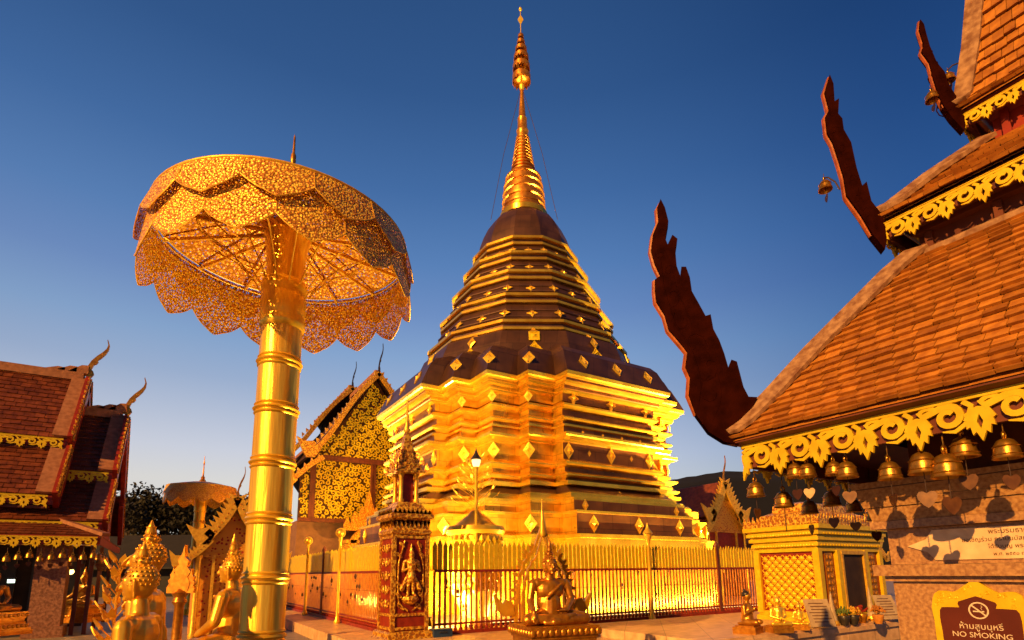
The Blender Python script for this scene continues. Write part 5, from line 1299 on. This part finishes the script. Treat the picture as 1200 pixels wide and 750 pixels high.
for s in (-1, 1): mb.box((ax+s*hw, VY+.34, (zb+zc)/2), (.34, .2, zb-zc)); mb.box((ax+s*hw*.02, VY+.31, (zb+zc)/2), (.2, .16, zb-zc))
wpart(mb, 'frame_beam', M['redbrown'], vh)
mb = MB(); mb.box((ax, VY+10, zc/2), ((ax-wl)*2-.2, 18, zc)); wpart(mb, 'wall', M['brownwall'], vh)
q = on(349, 560, 'y', VY+6)
# arched portal in front of the vihara wall
pt = on(430, 655, 'y', VY-1.2)
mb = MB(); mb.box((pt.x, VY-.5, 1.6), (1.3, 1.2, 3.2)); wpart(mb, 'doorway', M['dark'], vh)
mb = MB()
for s in (-1, 1): mb.box((pt.x+s*.95, VY-.7, 1.75), (.6, 1.4, 3.5)); mb.box((pt.x+s*.95, VY-.7, 3.55), (.8, 1.5, .2))
arc = [(.95*cos(radians(k)), 3.3+.9*sin(radians(k))) for k in range(0, 181, 15)]
mb.ribbon(arc, .35, (pt.x, VY-1.3, 0), X, Z, Y, .3)
mb.prism([(-1.5, 4.2), (1.5, 4.2), (.75, 5.0), (.4, 5.1), (0, 6.6), (-.4, 5.1), (-.75, 5.0)], (pt.x, VY-1.2, 0), X, Z, .3, Y)
for k in range(7): mb.prism([(-.16, 0), (.16, 0), (.2, .3), (0, .8), (-.2, .3)], (pt.x-1.3+k*.43, VY-1.32, 4.2+1.0*(1-abs(k-3)/3)), X, Z, .16, Y)
wpart(mb, 'portal', M['gilt_relief'], vh)

# ------------------------------------------------------------------ small gabled shrines
def gable_shrine(label, loc, w, hw_, rise, depth, mwall, mroof, tiers=2, name='gabled_shrine', wing=.55, mb_bar='gold_soft'):
    """gable towards -y. w: half width, hw_: wall height, rise: height of the gable"""
    t = thing(name, label, 'shrine', loc)
    mb = MB(); mb.box((0, depth/2+.1, hw_/2), (w*1.5, depth, hw_)); build(mb, 'wall', M[mwall], t)
    mb = MB(); mb.prism([(-w*.80, hw_), (w*.80, hw_), (0, hw_+rise*.9)], (0, .08, 0), X, Z, .10, Y)
    mb.box((0, .02, hw_), (w*1.6, .12, .10)); build(mb, 'gable_panel', M['red_relief'], t)
    mb = MB()
    for s in (-1, 1): mb.lathe([(.09, 0), (.11, .1), (.07, .2), (.07, hw_-.15), (.11, hw_)], (s*w*.72, -.05, 0), 10); mb.box((s*w*.4, -.02, hw_*.5), (.07, .12, hw_))
    build(mb, 'column', M['gold_soft'], t, 40)
    rf = MB(); bb = MB(); cr = MB()
    segs = [((0, hw_+rise), (w*.58, hw_+rise*.30)), ((w*.50, hw_+rise*.26), (w*1.08, hw_-rise*.12))]
    for s in (-1, 1):
        for (x0, z0), (x1, z1) in segs:
            a = V((s*x0, -.15, z0)); b = V((s*x1, -.15, z1)); quad(rf, (b, a, a+Y*(depth+.4), b+Y*(depth+.4)), .06)
            d_ = (b-a); Lb = d_.length; d_ /= Lb; u_ = d_.cross(Y); u_ = u_ if u_.z > 0 else -u_; th = Lb*.085
            pts = [(Lb*k/20, -.05*Lb*sin(k/20*pi)) for k in range(21)]
            bb.ribbon(pts, th*2.2, a-Y*.05, d_, u_, Y, .09)
            n = 9
            for k in range(n):
                x = Lb*(k+.5)/n; y = -.05*Lb*sin((k+.5)/n*pi); bb.prism([(x-Lb/n*.45, y+th), (x+Lb/n*.45, y+th), (x-Lb/n*.3, y+th*2.6)], a-Y*.05, d_, u_, .06, Y)
            bb.prism([(Lb-th*1.5, -th), (Lb+th*1.2, -th*1.3), (Lb+th*2.6, th*.6), (Lb+th*1.6, th*2.6), (Lb-th*.2, th*5.6), (Lb-th*.4, th*3), (Lb-th*2, th*1.2)], a-Y*.05, d_, u_, .09, Y)
            for k in range(9): cr.ball(a-Y*.105+d_*(Lb*(k+.5)/9)+u_*pts[min(20, 2*k+1)][1], (Lb*.018, .02, Lb*.018), 6)
    build(rf, 'roof', M[mroof], t); br = build(bb, 'bargeboard', M[mb_bar], t); build(cr, 'stud', M['statue_dark'], br)
    mb = MB(); chofa(mb, (0, -.15, hw_+rise), X*.5, rise*.55, .06, Y); build(mb, 'roof_horn', M['statue_dark'], t)
    return t
p = at(272, 660, 15.5); gable_shrine('ornate gilt gabled shrine between the small umbrella and the golden pole', (p.x, p.y, 0), 1.15, 2.2, 1.62, 2.0, 'red_relief', 'tile_dark')
p = at(852, 640, 33); gable_shrine('red gabled shrine far behind the fence left of the kiosk', (p.x, p.y, 0), 2.3, 3.9, 3.0, 5, 'red', 'tile_dark')
p = at(1016, 640, 30); gable_shrine('gilt topped shrine seen between the kiosk and the stone pavilion', (p.x, p.y, 0), 1.4, 2.4, 2.0, 3, 'red', 'tile_dark')
# flame headed naga ornament by the left shrine
p = at(211, 700, 10.5); t = thing('naga_ornament', 'dark gilt flame headed naga left of the gabled shrine', 'statue', (p.x, p.y, 0))
mb = MB(); mb.lathe([(.20, 0), (.22, .08), (.12, .16), (.09, .3), (.08, 1.1), (.13, 1.18), (.10, 1.26), (.15, 1.34), (.05, 1.42)], n=14); build(mb, 'post', M['statue_dark'], t, 40)
mb = MB(); flame(mb, (0, 0, 1.38), RT, .85, .30, .10); flame(mb, (-.16*RT.x, -.16*RT.y, 1.34), RT, .5, .16, .08); flame(mb, (.18*RT.x, .18*RT.y, 1.34), RT, .45, .15, .08); build(mb, 'crest', M['statue_dark'], t, 40)

# ------------------------------------------------------------------ far wall, trees
p0 = at(140, 640, 46); p1 = at(262, 640, 46)
t = thing('shed', 'long low grey roofed shed behind the left statues', 'building', ((p0.x+p1.x)/2, p0.y, 0))
dd = (p1-p0); dd.z = 0; L_ = dd.length; dd /= L_; Rw = Matrix((dd, Z.cross(dd), Z)).transposed()
mb = MB(); mb.box((0, 0, 1.2), (L_+8, 3, 2.4), Rw); build(mb, 'wall', M['greywall'], t)
mb = MB(); n_ = Z.cross(dd)
mb.add([dd*s*(L_/2+4.6)+n_*y+Z*z for s in (-1, 1) for y, z in ((-2.6, 2.4), (.2, 5.2), (.2, 5.05), (-2.6, 2.25))], [(0, 1, 5, 4), (1, 2, 6, 5), (2, 3, 7, 6), (3, 0, 4, 7), (0, 3, 2, 1), (4, 5, 6, 7)])
build(mb, 'roof', M['greywall'], t)
def tree(label, loc, h, r, n, seed):
    t = thing('tree', label, 'tree', loc, 0, 'dark trees beyond the shed'); r_ = random.Random(seed)
    mb = MB(); mb.tube([(0, 0, 0), (.1, 0, h*.3), (-.1, .1, h*.6), (0, 0, h*.85)], [r*.09, r*.075, r*.05, r*.02], 8)
    for k in range(9):
        a = k*2.4; z = h*(.3+.055*k); mb.tube([(0, 0, z), (cos(a)*r*.4, sin(a)*r*.4, z+h*.10), (cos(a)*r*.75, sin(a)*r*.75, z+h*.16)], [r*.035, r*.02, r*.008], 5)
    build(mb, 'trunk', M['bark'], t)
    mb = MB(); cl = []
    for k in range(26):
        a = r_.uniform(0, 6.28); e = r_.uniform(-.5, 1.4); q = r_.uniform(.5, 1)
        cl.append((V((cos(a)*cos(e)*r*q, sin(a)*cos(e)*r*q, h*.66+sin(e)*h*.30*q)), r*r_.uniform(.22, .40)))
    for k in range(n):
        c, cr = cl[r_.randrange(len(cl))]; v = V((r_.gauss(0, 1), r_.gauss(0, 1), r_.gauss(0, 1))).normalized()*cr*r_.uniform(.5, 1.1)
        u = V((r_.gauss(0, 1), r_.gauss(0, 1), r_.gauss(0, 1))).normalized(); w = u.cross(V((r_.gauss(0, 1), r_.gauss(0, 1), r_.gauss(0, 1)))).normalized(); s = r*r_.uniform(.035, .07)
        o = c+v; mb.add([o-u*s, o+w*s*.5, o+u*s, o-w*s*.5], [(0, 1, 2, 3)])
    build(mb, 'crown', M['leaf'], t)
for i, (px, py, dep, r, lb) in enumerate(((156, 572, 62, 5.0, 'dark tree crown beside the left hall roof edge'), (196, 575, 66, 5.5, 'broad dark tree behind the small umbrella canopy edge'), (243, 578, 64, 5.0, 'dark tree behind the small umbrella pole'), (118, 580, 68, 5.5, 'dark tree mostly hidden behind the left hall'), (285, 582, 70, 5.0, 'dark tree behind the gilt gabled shrine'))):
    p = at(px, py, dep); tree(lb, (p.x, p.y, 0), p.z*.98, r, 3800, 11+i)
p = at(800, 640, 90); mb = MB()
t = thing('long_roof', 'low dark roofed building at the foot of the hill', 'building', (p.x, p.y, 0))
mb.box((8, 0, 3), (30, 6, 6)); build(mb, 'wall', M['redbrown'], t); mb = MB(); mb.prism([(-4.2, 6), (4.2, 6), (0, 9.2)], (8, 0, 0), Y, Z, 33, X); build(mb, 'roof', M['roof_black'], t)
